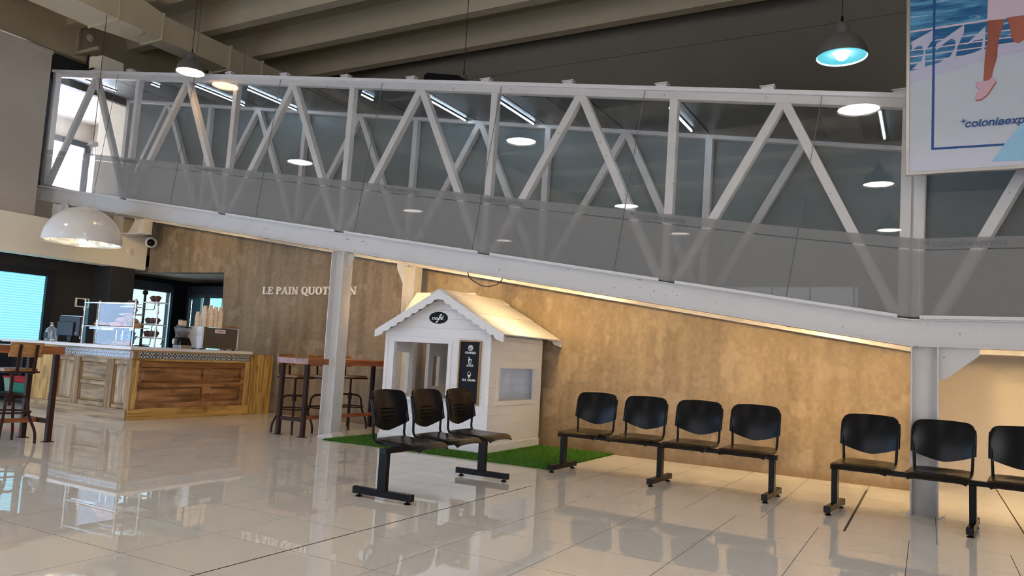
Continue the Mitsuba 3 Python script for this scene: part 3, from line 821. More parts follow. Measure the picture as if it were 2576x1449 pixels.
k = thing('wall_lettering', 'white slab serif letters reading LE PAIN QUOTIDIEN on the stucco wall', 'sign')
x, hgt = 0.0, 0.135
widths = [serif(c)[1] for c in 'LE PAIN QUOTIDIEN']
total = sum(widths)
sx = 2.30 / total
for ch, w in zip('LE PAIN QUOTIDIEN', widths):
    if ch != ' ':
        g_ = sa.affine_transform(serif(ch)[0], [sx, 0, 0, hgt, -10.66 + x * sx, 2.113])
        add(k + '__letter', on_wall(g_, 0.03, -0.034), 'mat_letter')
    x += w

# ------------------------------------------------------------------ beam benches
def seat_grid(nu, nv, fn, thick):
    """shell from fn(u, v) -> (point, normal); u, v in 0..1"""
    A = np.array([[fn(u, v) for v in np.linspace(0, 1, nv)] for u in np.linspace(0, 1, nu)])
    du, dv = np.gradient(A, axis=0), np.gradient(A, axis=1)
    n = np.cross(du, dv)
    n /= np.maximum(np.linalg.norm(n, axis=2, keepdims=True), 1e-9)
    top_, bot = A, A - n * thick
    V = np.vstack([top_.reshape(-1, 3), bot.reshape(-1, 3)])
    o, F = nu * nv, []
    for i in range(nu - 1):
        for j in range(nv - 1):
            a, b, c, d = i * nv + j, (i + 1) * nv + j, (i + 1) * nv + j + 1, i * nv + j + 1
            F += [(a, b, c), (a, c, d), (o + a, o + c, o + b), (o + a, o + d, o + c)]
    edge = [i * nv for i in range(nu)] + [(nu - 1) * nv + j for j in range(1, nv)] + [i * nv + nv - 1 for i in range(nu - 2, -1, -1)] + [j for j in range(nv - 2, 0, -1)]
    for a, b in zip(edge, edge[1:] + edge[:1]):
        F += [(a, o + a, b), (b, o + a, o + b)]
    m = tri(V, F)
    if m.volume < 0:
        m.invert()
    return m


# local frame: x across the seat, y from front (0) to back (0.44), z up from the floor
def _seat(u, v):
    U = (u - 0.5) * 2
    w = 0.235 * (1 - 0.10 * max(0, v - 0.75) * 4 * 0.3)
    corner = max(0.0, 0.12 - v) / 0.12
    x = U * w * (1 - 0.10 * corner ** 2)
    y = 0.0 + 0.475 * v
    z = 0.452 - 0.020 * (1 - U * U) * math.sin(math.pi * min(1, v * 1.05)) + 0.012 * (1 - U * U) * (1 - v) + 0.012 * v * v
    z -= 0.050 * (max(0, 0.16 - v) / 0.16) ** 2.2
    z -= 0.012 * abs(U) ** 6
    return (x, y, z)


def _back(u, v):
    U = (u - 0.5) * 2
    a = abs(U)
    zt = 0.862 - 0.014 * a ** 2 - 0.055 * (1 - math.sqrt(max(0.0, 1 - (max(0, (a - 0.76)) / 0.24) ** 2)))
    zb = 0.512 + 0.066 * a ** 1.5
    z = zb + (zt - zb) * v
    y = 0.515 + 0.055 * (z - 0.52) / 0.33 - 0.050 * a ** 2.0 + 0.012 * ((v - 0.5) * 2) ** 2
    return (U * 0.236, y, z)


_S = seat_grid(19, 15, _seat, 0.012)
_B = seat_grid(41, 15, _back, -0.016)
_lip = []
for s in (-1, 1):
    _lip.append(tube(smooth_path([(s * 0.232, 0.472, 0.585), (s * 0.232, 0.512, 0.76), (s * 0.228, 0.522, 0.80)], 0.05), 0.017, 10))
_sl = []
for i in range(4):
    zz = 0.60 + 0.033 * i
    vv = (zz - 0.512) / (0.862 - 0.512)
    yy = float(_back(0.5, vv)[1])
    w = 0.075 + 0.008 * i
    _sl.append(hull([(sx_ * w, yy + o - 0.05 * (w / 0.236) ** 2 * abs(sx_), zz + dz) for sx_ in (-1, 0, 1) for o in (-0.0175, 0.018) for dz in (0, 0.005)]))
_slots = cat(_sl)
_FR = [tube(smooth_path([(s * 0.215, 0.12, 0.425), (s * 0.215, 0.455, 0.425), (s * 0.217, 0.492, 0.47), (s * 0.222, 0.492, 0.60), (s * 0.222, 0.515, 0.74)], 0.06, 8), 0.0115, 10) for s in (-1, 1)]
_shapes = {}


def shared(name, mesh, mat, smooth):
    if name not in _shapes:
        _shapes[name] = mikit.ply(mesh, mat, smooth)
    return _shapes[name]


def bench(label, seats, legs, rz, loc, beam, slots=False):
    """seats: x positions along the beam; legs: x positions; beam: (x0, x1); local y grows to the seats' backs"""
    k = thing('beam_bench', label, 'bench')
    W = T().translate(list(loc)).rotate([0, 0, 1], math.degrees(rz))
    def at(name, m, mat, smooth=False):
        return put(f'{k}__{name}', mikit.ply(m, mat, smooth), W)
    at('beam', box(beam[0], beam[1], 0.19, 0.25, 0.375, 0.415, 0.003), 'mat_black_metal')
    for e, s in ((beam[0], -1), (beam[1], 1)):
        at('beam_cap', box(e - 0.004, e + 0.004, 0.186, 0.254, 0.371, 0.419, 0.003), 'mat_black_plastic')
    for x in legs:
        L = at('leg', box(x - 0.025, x + 0.025, 0.195, 0.275, 0.075, 0.376, 0.003), 'mat_black_metal')
        at(L[len(k) + 2:] + '__foot_bar', box(x - 0.026, x + 0.026, -0.06, 0.52, 0.026, 0.080, 0.004), 'mat_black_metal')
        for y in (-0.06, 0.52):
            at(L[len(k) + 2:] + '__end_cap', box(x - 0.028, x + 0.028, y - 0.006, y + 0.006, 0.024, 0.082, 0.004), 'mat_black_plastic')
        for y in (-0.02, 0.47):
            at(L[len(k) + 2:] + '__glide', lathe([(0, 0), (0.026, 0), (0.028, 0.008), (0.018, 0.014), (0.008, 0.016), (0.008, 0.028), (0, 0.028)], 16, (x, y, 0)), 'mat_black_plastic', 30)
    for x in seats:
        Ws = W @ T().translate([x, 0, 0])
        s = put(f'{k}__seat', shared('seat', _S, 'mat_seat_brown', 45), Ws)
        put(s + '__fixing_plate', shared('plate', cat([box(-0.23, -0.19, 0.10, 0.36, 0.412, 0.436), box(0.19, 0.23, 0.10, 0.36, 0.412, 0.436), box(-0.2, 0.2, 0.18, 0.26, 0.415, 0.428)]), 'mat_black_metal', False), Ws)
        b = put(f'{k}__backrest', shared('back', _B, 'mat_black_plastic', 45), Ws)
        for q in (0, 1):
            put(b + '__side_sleeve', shared(f'lip{q}', _lip[q], 'mat_black_plastic', True), Ws)
        if slots:
            put(b + '__vent_slots', shared('slots', _slots, 'mat_slot_black', False), Ws)
        for q in (0, 1):
            put(f'{k}__frame_tube', shared(f'fr{q}', _FR[q], 'mat_black_metal', True), Ws)
    return k


# seen from behind and the side, facing right
bench('row of three black seats standing in front of the white playhouse', [0.40, 0.975, 1.55], [0.03, 1.595], math.pi / 2, (-3.63, 4.975, 0), (-0.02, 1.68), slots=True)
bench('row of four black seats along the stucco wall beside the green mat', [-1.73, -1.145, -0.555, 0.02], [-1.985, -0.86, 0.255], -0.052, (-1.56, 7.42, 0), (-1.99, 0.30))
bench('row of black seats at the right edge in front of the steel column', [0.235, 0.815, 1.395, 1.975], [0.0, 1.055, 2.1], -0.115, (-0.748, 7.22, 0), (-0.03, 2.2))


# ------------------------------------------------------------------ playhouse and its mat
k = thing('grass_mat', 'green artificial grass mat under the white playhouse', 'mat')
add(k + '__backing', box(-6.95, -3.64, 7.65, 9.60, 0.001, 0.010), 'mat_grass_base')
n_ = 60000
bx, by = RNG.uniform(-6.94, -3.65, n_), RNG.uniform(7.655, 9.595, n_)
an, hh, lean = RNG.uniform(0, 6.28, n_), RNG.uniform(0.014, 0.026, n_), RNG.uniform(0, 0.016, n_)
la = RNG.uniform(0, 6.28, n_)
w_ = 0.0035
Vb = np.empty((n_, 3, 3))
Vb[:, 0] = np.stack([bx - w_ * np.cos(an), by - w_ * np.sin(an), np.full(n_, 0.009)], 1)
Vb[:, 1] = np.stack([bx + w_ * np.cos(an), by + w_ * np.sin(an), np.full(n_, 0.009)], 1)
Vb[:, 2] = np.stack([bx + lean * np.cos(la), by + lean * np.sin(la), 0.009 + hh], 1)
part(add(k + '__blade', tri(Vb.reshape(-1, 3), np.arange(3 * n_).reshape(-1, 3)), 'mat_grass'), kind='stuff')

PH = thing('playhouse', 'white wooden toy house with scalloped gable, window openings and plank walls', 'playhouse')
hx0, hx1, hy0, hy1, he = -6.39, -4.755, 8.13, 9.58, 1.45
ridge_x, ridge_z = -5.46, 2.0
Z0 = 0.012


def planks(prefix, outline, plane, at, t=0.022, z0=0.115, pitch=0.118):
    """siding boards: the outline cut into rows, each a board of its own with a groove between"""
    minx, minz, maxx, maxz = outline.bounds
    z = z0
    while z < maxz:
        row = outline.intersection(rect(minx - 1, maxx + 1, z + 0.0006, z + pitch - 0.0006))
        for g_ in getattr(row, 'geoms', [row]):
            if g_.area > 5e-4 and g_.geom_type == 'Polygon':
                add(prefix, ext(g_, t, plane, at + random.uniform(-0.0008, 0.0008)), 'mat_house')
        z += pitch


front = sg.Polygon([(hx0, Z0 + 0.1), (hx1, Z0 + 0.1), (hx1, he + 0.02), (ridge_x, ridge_z - 0.03), (hx0, he + 0.02)])
op_f = rect(-6.235, -5.378, 0.635, 1.338)
planks(PH + '__front_wall__plank', front.difference(op_f), 'xz', hy0)
side = rect(hy0 + 0.022, hy1, Z0 + 0.1, he + 0.02)
op_r = rect(8.385, 9.39, 0.65, 1.066)
planks(PH + '__right_wall__plank', side.difference(op_r), 'yz', hx1 - 0.022)
op_l = [rect(8.37, 8.62, 0.64, 1.20), rect(8.73, 9.10, 0.40, 1.34), rect(9.21, 9.38, 0.73, 1.165)]
planks(PH + '__left_wall__plank', side.difference(op_l[0]).difference(op_l[1]).difference(op_l[2]), 'yz', hx0)
back = front
planks(PH + '__back_wall__plank', back, 'xz', hy1 - 0.022)
add(PH + '__base_board', box(hx0 - 0.03, hx1 + 0.015, hy0 - 0.014, hy0 + 0.01, Z0, 0.118, 0.003), 'mat_house')
add(PH + '__base_board', box(hx1 - 0.01, hx1 + 0.014, hy0, hy1, Z0, 0.116, 0.003), 'mat_house')
add(PH + '__floor', box(hx0 + 0.02, hx1 - 0.02, hy0 + 0.02, hy1 - 0.02, Z0 + 0.02, 0.06), 'mat_house')
for x, y in ((hx1 - 0.045, hy0 - 0.010), (hx0 - 0.004, hy0 - 0.010)):
    add(PH + '__corner_post', box(x, x + 0.05, y, y + 0.012, 0.118, he + 0.0, 0.002), 'mat_house')
add(PH + '__corner_post', box(hx1 - 0.002, hx1 + 0.010, hy0 - 0.008, hy0 + 0.045, 0.118, he, 0.002), 'mat_house')


def trimframe(prefix, r, w, plane, at, t, grow=1):
    x0, z0, x1, z1 = r.bounds
    ps = [rect(x0 - w, x1 + w, z1, z1 + w), rect(x0 - w, x1 + w, z0 - w, z0), rect(x0 - w, x0, z0, z1), rect(x1, x1 + w, z0, z1)]
    for q in ps:
        add(prefix, ext(q.buffer(-0.0005), t, plane, at), 'mat_house')


trimframe(PH + '__front_window_trim', op_f, 0.055, 'xz', hy0 - 0.013, 0.06)
trimframe(PH + '__side_window_trim', op_r, 0.058, 'yz', hx1 - 0.045, 0.058)
for q in op_l:
    trimframe(PH + '__left_window_trim', q, 0.035, 'yz', hx0 - 0.012, 0.055)
add(PH + '__serving_shelf', box(-6.28, -5.33, hy0 - 0.16, hy0 + 0.03, 0.60, 0.632, 0.004), 'mat_house')
add(PH + '__inner_shelf', box(hx1 - 0.30, hx1 - 0.03, 8.36, 9.42, 0.615, 0.645, 0.003), 'mat_house')
# barge boards with scalloped lower edge, front and back


def barge(side):
    """board along one slope: outer edge straight, inner edge scalloped"""
    ex = -4.482 if side > 0 else -6.452
    p0, p1 = np.array([ridge_x, ridge_z + 0.02]), np.array([ex, 1.478])
    d = (p1 - p0) / np.linalg.norm(p1 - p0)
    L = np.linalg.norm(p1 - p0)
    nrm = np.array([d[1], -d[0]]) * (1 if side > 0 else -1)
    if nrm[1] > 0:
        nrm = -nrm
    pts = [tuple(p0), tuple(p1), (p1[0], p1[1] - 0.092)]
    for t in np.linspace(L - 0.045, 0.075, 90):
        ph = (t / L) * 9
        w = 0.075 + 0.028 * abs(math.sin(math.pi * ph)) ** 0.8
        q = p0 + d * t + nrm * w
        pts.append(tuple(q))
    pts.append((ridge_x, ridge_z + 0.02 - 0.125))
    return sg.Polygon(pts).buffer(0)


for y in (7.955, 9.60):
    for s in (1, -1):
        if y > 9 and s < 0:
            continue
        add(PH + '__barge_board', ext(barge(s), 0.018, 'xz', y), 'mat_house')
# roof boards: narrow ribbed boards running down the slope, two courses and a ridge cap
sl = math.atan2(ridge_z - 1.475, -4.482 - ridge_x)


def slope_boards(name, s0, s1, lift, y0, y1, side, n):
    """ribbed sheet between distances s0..s1 down from the ridge; side 1 = right"""
    ys = np.linspace(y0, y1, n * 4 + 1)
    prof = [0.0, 0.004, 0.004, 0.0]
    V, F = [], []
    for i, y in enumerate(ys):
        h = lift + prof[i % 4]
        for s, o in ((s0, 0), (s1, 0), (s0, -0.014), (s1, -0.014)):
            x = ridge_x + side * (s * math.cos(sl) + (h + o) * math.sin(sl))
            V.append((x, y, ridge_z - s * math.sin(sl) + (h + o) * math.cos(sl)))
    for i in range(len(ys) - 1):
        a, b = i * 4, i * 4 + 4
        F += [(a, a + 1, b + 1), (a, b + 1, b), (a + 2, b + 3, a + 3), (a + 2, b + 2, b + 3), (a + 1, a + 3, b + 3), (a + 1, b + 3, b + 1), (a, b, b + 2), (a, b + 2, a + 2)]
    e = (len(ys) - 1) * 4
    F += [(0, 2, 3), (0, 3, 1), (e, e + 3, e + 2), (e, e + 1, e + 3)]
    m = tri(V, F)
    if m.volume < 0:
        m.invert()
    return m


LS = (-4.482 - ridge_x) / math.cos(sl)
LL = (ridge_x + 6.452) / math.cos(sl)
ry0, ry1 = 7.972, 9.60
nb = 9
for c, (a, b, lf) in enumerate(((0.10, LS * 0.535, 0.020), (LS * 0.52, LS, 0.008))):
    for i in range(nb):
        w = (ry1 - ry0) / nb
        add(PH + '__roof_board', slope_boards('', a, b, lf, ry0 + i * w + 0.0008, ry0 + (i + 1) * w - 0.0008, 1, 4), 'mat_house_roof')
for i in range(nb):
    w = (ry1 - ry0) / nb
    add(PH + '__roof_board', slope_boards('', 0.02, LL, 0.010, ry0 + i * w + 0.0008, ry0 + (i + 1) * w - 0.0008, -1, 4), 'mat_house_roof')
for s in (1, -1):
    add(PH + '__ridge_cap', slope_boards('', 0.0, 0.135, 0.036, ry0 - 0.012, ry1 - 0.02, s, 1), 'mat_house_roof')
add(PH + '__eaves_board', box(-4.66, -4.64, ry0 + 0.02, ry1, 1.50, 1.555), 'mat_house')
# side gable on the left
for i, (ya, yb) in enumerate(((8.42, 8.74), (8.73, 9.075))):
    za, zb_ = 2.07 - (9.075 - ya) * 1.06, 2.07 - (9.075 - yb) * 1.06
    add(PH + '__side_gable_board', hull([(x, y, z + o) for x in (-6.62, -5.6) for y, z in ((ya, za - 0.004 * i), (yb, zb_)) for o in (0, 0.018)]), 'mat_house_roof')
add(PH + '__side_gable_board', hull([(x, y, z + o) for x in (-6.62, -5.6) for y, z in ((9.075, 2.07), (9.56, 1.56)) for o in (0, 0.018)]), 'mat_house_roof')

# oval sign and menu board on its front
k = thing('oval_sign', 'black oval sign with the white handwritten word café on the gable', 'sign')
add(k + '__plate', ext(sa.scale(sg.Point(-5.56, 1.668).buffer(1.0, quad_segs=24), 0.144, 0.077), 0.004, 'xz', hy0 - 0.006), 'mat_board_black')
hand = [[(.17, .40), (.13, .47), (.05, .46), (.0, .34), (.03, .22), (.12, .20), (.22, .30)],
        [(.42, .42), (.33, .47), (.24, .38), (.24, .24), (.32, .20), (.41, .33), (.43, .44), (.41, .28), (.44, .20), (.52, .28)],
        [(.52, .28), (.64, .52), (.72, .84), (.68, .95), (.62, .85), (.58, .50), (.52, .10), (.46, -.22), (.40, -.24), (.42, -.10), (.54, .10), (.66, .26)],
        [(.57, .40), (.74, .46)], [(.66, .26), (.78, .32), (.86, .42), (.82, .49), (.76, .42), (.76, .26), (.84, .20), (.96, .32)], [(.86, .60), (.93, .74)]]


def spline(pts, n=10):
    P = np.array(pts, float)
    if len(P) < 3:
        return P
    Q = np.vstack([2 * P[0] - P[1], P, 2 * P[-1] - P[-2]])
    out = []
    for i in range(1, len(Q) - 2):
        for t in np.linspace(0, 1, n, endpoint=False):
            a, b, c, d = Q[i - 1], Q[i], Q[i + 1], Q[i + 2]
            out.append(0.5 * ((2 * b) + (c - a) * t + (2 * a - 5 * b + 4 * c - d) * t * t + (3 * b - a - 3 * c + d) * t ** 3))
    out.append(P[-1])
    return np.array(out)


ink = shapely.union_all([sg.LineString(spline(s)).buffer(0.030, quad_segs=3) for s in hand])
ink = sa.affine_transform(ink, [0.180, 0.018, 0, 0.092, -5.658, 1.628])
add(k + '__lettering', ext(ink, 0.002, 'xz', hy0 - 0.0085), 'mat_ink_white')

k = thing('menu_board', 'black menu board in a wooden frame listing cookies, juice and ice cream', 'menu board')
mx0, mx1, mz0, mz1 = -5.200, -4.880, 0.590, 1.392
add(k + '__panel', box(mx0 + 0.015, mx1 - 0.015, hy0 - 0.018, hy0 - 0.002, mz0 + 0.015, mz1 - 0.015), 'mat_board_black')
for q in ((mx0, mx1, mz1 - 0.018, mz1), (mx0, mx1, mz0, mz0 + 0.018), (mx0, mx0 + 0.018, mz0 + 0.018, mz1 - 0.018), (mx1 - 0.018, mx1, mz0 + 0.018, mz1 - 0.018)):
    add(k + '__frame_strip', box(q[0], q[1], hy0 - 0.032, hy0 - 0.002, q[2], q[3], 0.002), 'mat_frame_wood')
yb = hy0 - 0.0200
cx = -5.034


def flat(poly):
    return ext(poly, 0.002, 'xz', yb)


def words(t, cz, h):
    m = meshkit.text_mesh(t, h, 0.002, bold=True)
    wdt = m.bounds[1][0] - m.bounds[0][0]
    return stand(m, cx - wdt / 2 - m.bounds[0][0], yb + 0.002, cz - h / 2)


for t, z in (('COOKIES', 1.238), ('JUICE', 1.078), ('ICE CREAM', 0.897), ('CAKE', 0.700)):
    add(k + '__lettering', words(t, z, 0.0255), 'mat_ink_white')
c0 = sg.Point(cx, 1.300)
cookie = c0.buffer(0.036).difference(c0.buffer(0.030))
for a in range(8):
    q = (cx + 0.019 * math.cos(a * 0.785), 1.300 + 0.019 * math.sin(a * 0.785))
    cookie = cookie.union(sg.LineString([q, (q[0] + 0.009 * math.cos(a * 2.1), q[1] + 0.009 * math.sin(a * 2.1))]).buffer(0.0042))
cookie = cookie.union(c0.buffer(0.007))
add(k + '__cookie_icon', flat(cookie), 'mat_ink_white')
cup = sg.Polygon([(cx - 0.026, 1.157), (cx + 0.026, 1.157), (cx + 0.016, 1.098), (cx - 0.016, 1.098)])
cup_in = sg.Polygon([(cx - 0.008, 1.145), (cx + 0.019, 1.150), (cx + 0.011, 1.104), (cx - 0.011, 1.104)])
add(k + '__juice_icon', flat(cup.difference(cup_in).union(sg.LineString([(cx - 0.004, 1.15), (cx - 0.010, 1.176), (cx - 0.028, 1.178)]).buffer(0.0035))), 'mat_ink_white')
scoop = sa.scale(sg.Point(cx, 0.975).buffer(0.024), 1, 1.25)
cone = sg.Polygon([(cx - 0.025, 0.962), (cx + 0.025, 0.962), (cx, 0.915)])
add(k + '__ice_cream_icon', flat(scoop.difference(sa.scale(sg.Point(cx, 0.978).buffer(0.0175), 1, 1.25)).union(cone.difference(sg.LineString([(cx - .012, .95), (cx + .005, .925)]).buffer(.0015)))), 'mat_ink_white')
wedge = sg.Polygon([(cx - 0.03, 0.735)] + [(cx - 0.03 + 0.055 * math.cos(a), 0.735 + 0.055 * math.sin(a)) for a in np.linspace(0.0, 1.15, 10)])
for r_ in (0.020, 0.031, 0.042):
    wedge = wedge.difference(sg.LineString([(cx - 0.03 + r_ * math.cos(a), 0.735 + r_ * math.sin(a)) for a in np.linspace(0.12, 1.0, 8)]).buffer(0.002))
add(k + '__cake_icon', flat(wedge), 'mat_ink_white')

# ------------------------------------------------------------------ poster on the right
k = thing('hanging_poster', 'large ferry advertising poster hanging at the upper right corner', 'poster')
PY = 7.35


def _sea(p, n, uv):
    w = fbm(p.x * 3.0, p.z * 22.0, 0.5, 4)
    c = mix((0.010, 0.075, 0.19), (0.08, 0.26, 0.42), smoothstep(0.35, 0.72, w))
    foam = smoothstep(0.66, 0.75, fbm(p.x * 8, p.z * 40.0, 3.5, 3))
    return mix(c, (0.55, 0.68, 0.78), foam * 0.35)


pr('mat_sea_print', proc(_sea), 0.4, 0.4)
pr('mat_deck_print', proc(lambda p, n, uv: mix((0.37, 0.40, 0.45), (0.45, 0.45, 0.52), smoothstep(3.3, 3.9, p.z) * 0.0 + smoothstep(3.45, 3.0, p.z))), 0.4, 0.4)
pr('mat_skin_print', proc(lambda p, n, uv: mix((0.20, 0.055, 0.035), (0.30, 0.09, 0.06), noise(p.x * 9, p.z * 4, 1.0))), 0.4, 0.4)
pr('mat_pink_print', (0.44, 0.27, 0.32), 0.4, 0.4)
pr('mat_pale_pink_print', (0.47, 0.37, 0.43), 0.4, 0.4)
pr('mat_steel_print', (0.36, 0.36, 0.47), 0.4, 0.4)
pr('mat_navy_print', (0.012, 0.055, 0.19), 0.4, 0.4)
pr('mat_blue_print', (0.22, 0.40, 0.54), 0.4, 0.4)
pz0, pz1, px0, px1 = 2.985, 6.0, -0.176, 2.35
add(k + '__board', box(px0 + 0.012, px1, PY + 0.002, PY + 0.03, pz0 + 0.02, pz1), 'mat_deck_print')
add(k + '__frame_strip', box(px0, px0 + 0.028, PY - 0.012, PY + 0.04, pz0, pz1, 0.002), 'mat_alu')
add(k + '__frame_strip', box(px0, px1, PY - 0.012, PY + 0.04, pz0, pz0 + 0.028, 0.002), 'mat_alu')
_lay = [0]


def prt(name, poly, mat):
    _lay[0] += 1
    d = 0.0004 * _lay[0]
    return add(f'{k}__{name}', ext(poly, 0.001, 'xz', PY + 0.0015 - d), mat)


pc = rect(px0 + 0.029, px1, pz0 + 0.029, pz1)
prt('sea_print', sg.Polygon([(-0.15, 3.815), (0.44, 3.954), (0.70, 3.985), (2.4, 4.25), (2.4, 6.0), (-0.15, 6.0)]).intersection(pc), 'mat_sea_print')
prt('deck_print', sg.Polygon([(-0.15, 3.815), (0.44, 3.954), (0.70, 3.985), (2.4, 4.25), (2.4, 4.31), (0.44, 4.05), (-0.15, 3.93)]).intersection(pc), 'mat_steel_print')
rails = [((-0.15, 4.294), (2.3, 4.32)), ((-0.15, 4.183), (2.3, 4.20)), ((-0.15, 4.119), (2.3, 4.13)), ((-0.15, 4.061), (2.3, 4.09)), ((-0.15, 4.00), (2.3, 4.06))]
prt('railing_print', shapely.union_all([sg.LineString(r_).buffer(0.0085 if i == 0 else 0.005) for i, r_ in enumerate(rails)]).intersection(pc), 'mat_pale_pink_print')
PA = [(-0.131, 4.201), (0.036, 4.284), (0.031, 4.198), (-0.027, 4.103), (-0.031, 3.851), (-0.129, 3.862), (-0.075, 3.88), (-0.071, 3.942), (-0.135, 3.946), (-0.056, 4.015), (-0.037, 4.105), (-0.057, 4.154), (-0.096, 4.149), (-0.131, 4.114)]
PB = [(0.056, 4.148), (0.27, 4.29), (0.265, 4.217), (0.218, 4.1), (0.19, 3.906), (0.109, 3.917), (0.161, 3.972), (0.08, 3.984), (0.161, 4.018), (0.199, 4.091), (0.204, 4.159), (0.171, 4.181), (0.123, 4.149), (0.056, 4.091)]
PC = [(0.275, 4.102), (0.423, 4.247), (0.423, 4.113), (0.404, 3.953), (0.34, 3.959), (0.386, 4.001), (0.293, 4.009), (0.395, 4.05), (0.405, 4.138), (0.349, 4.136)]
for q in (PA, PB, PC, [(x + 0.30, z + 0.03) for x, z in PC]):
    prt('deck_bracket_print', sg.Polygon(q).buffer(0).intersection(pc), 'mat_steel_print')
bd = sg.LineString([(0.055, 6.1), (0.031, 3.208), (2.3, 3.17)]).buffer(0.0095, cap_style=2, join_style=2)
prt('border_print', bd.intersection(pc), 'mat_navy_print')
prt('corner_print', sg.Polygon([(0.694, 3.385), (0.564, 3.215), (0.465, 3.061), (0.691, 3.054), (2.3, 3.05), (2.3, 4.1)]).intersection(pc), 'mat_blue_print')
leg = [(0.437, 4.295), (0.567, 4.292), (0.541, 4.205), (0.523, 4.13), (0.514, 4.087), (0.509, 3.966), (0.486, 3.88), (0.467, 3.789), (0.445, 3.764), (0.408, 3.764), (0.415, 3.879), (0.421, 4.001), (0.441, 4.121), (0.44, 4.2)]
legr = [(0.578, 4.299), (0.694, 4.3), (0.72, 4.25), (0.84, 4.19), (0.84, 4.12), (0.70, 4.085), (0.661, 4.058), (0.63, 4.074), (0.608, 4.127), (0.6, 4.206)]
rnd = lambda q: sg.Polygon(q).buffer(0.012).buffer(-0.02).buffer(0.008)
prt('leg_print', rnd(leg), 'mat_skin_print')
prt('leg_print', rnd(legr), 'mat_skin_print')
prt('shorts_print', sg.Polygon([(0.437, 4.295), (0.447, 4.56), (0.80, 4.56), (0.80, 4.31), (0.70, 4.299), (0.582, 4.298), (0.569, 4.289)]), 'mat_pale_pink_print')
prt('shirt_print', sg.Polygon([(0.45, 4.55), (0.80, 4.55), (0.86, 5.1), (0.72, 5.2), (0.54, 5.2), (0.40, 5.1)]).buffer(0.02), 'mat_pink_print')
shoe = [(0.408, 3.758), (0.445, 3.764), (0.472, 3.788), (0.497, 3.757), (0.494, 3.73), (0.435, 3.638), (0.394, 3.605), (0.357, 3.604), (0.348, 3.627), (0.385, 3.706), (0.362, 3.714), (0.362, 3.759)]
prt('shoe_print', sg.Polygon(shoe).buffer(0.004), 'mat_pink_print')
prt('shoe_sole_print', sg.LineString([(0.497, 3.74), (0.437, 3.638), (0.394, 3.603), (0.357, 3.602)]).buffer(0.005), 'mat_skin_print')
lg = word('coloniaexpress', 0.060, 0.20)
b2 = meshkit.text_mesh('coloniaexpress', 0.060, 0.0015, bold=True)
v = np.array(b2.vertices); v[:, 0] += 0.2 * v[:, 1]
lg = tri(v, b2.faces)
st_ = ext(star(0.036), 0.0015, 'xy'); st_.apply_translation((-0.005, 0.055, 0))
add(k + '__lettering', stand(cat([lg, st_]), 0.268, PY - 0.006, 3.375, 0.012), 'mat_navy_print')
for x in (0.2, 2.0):
    add(k + '__suspension_wire', tube([(x, PY + 0.02, pz1), (x, PY + 0.02, 7.25)], 0.003, 6), 'mat_alu')


# ------------------------------------------------------------------ cafe counter
CC = thing('cafe_counter', 'old wooden panelled cafe counter with pale worktop and a band of patterned tiles', 'counter')
cut = lambda x0, x1, y0, y1, z0, z1, m, n, c=0.003: add(f'{CC}__{n}', box(x0, x1, y0, y1, z0, z1, c), m)
L_top = sg.Polygon([(-13.5, 6.98), (-10.10, 6.98), (-10.10, 9.24), (-10.80, 9.24), (-10.80, 7.62), (-13.5, 7.62)])
add(CC + '__worktop', ext(L_top, 0.044, 'xy', 1.022), 'mat_worktop')
add(CC + '__carcass', ext(sg.Polygon([(-12.05, 7.12), (-10.21, 7.12), (-10.21, 9.22), (-10.76, 9.22), (-10.76, 7.58), (-12.05, 7.58)]), 1.01, 'xy', 0.012), 'mat_brown_y')
# right face (towards +x)
xf = -10.21
cut(xf, -10.135, 7.055, 9.27, 0.0, 0.165, 'mat_oak_y', 'base_board')
cut(xf, -10.165, 7.17, 9.20, 0.165, 0.245, 'mat_brown_y', 'bottom_rail')
cut(xf, -10.165, 7.17, 9.20, 0.775, 0.868, 'mat_brown_y', 'top_rail')
cut(xf, -10.165, 8.345, 8.50, 0.245, 0.775, 'mat_brown_y', 'stile')
cut(xf, -10.165, 7.17, 7.235, 0.245, 0.775, 'mat_brown_y', 'stile')
cut(xf, -10.165, 9.10, 9.20, 0.245, 0.775, 'mat_brown_y', 'stile')
for a, b in ((7.235, 8.345), (8.50, 9.10)):
    cut(xf, -10.165, a, b, 0.468, 0.545, 'mat_brown_y', 'middle_rail')
    for c, d in ((0.245, 0.468), (0.545, 0.775)):
        m = hull([(xf, a + 0.01, c + 0.01), (xf, b - 0.01, c + 0.01), (xf, a + 0.01, d - 0.01), (xf, b - 0.01, d - 0.01)] +
                 [(-10.195, a + 0.012, c + 0.012), (-10.195, b - 0.012, c + 0.012), (-10.195, a + 0.012, d - 0.012), (-10.195, b - 0.012, d - 0.012)] +
                 [(-10.178, a + 0.05, c + 0.045), (-10.178, b - 0.05, c + 0.045), (-10.178, a + 0.05, d - 0.045), (-10.178, b - 0.05, d - 0.045)])
        add(CC + '__panel', m, 'mat_brown_y')
cut(xf, -10.138, 7.07, 9.25, 0.868, 0.897, 'mat_oak_y', 'lower_moulding')
cut(xf, -10.138, 7.07, 9.25, 1.0, 1.022, 'mat_oak_y', 'upper_moulding')


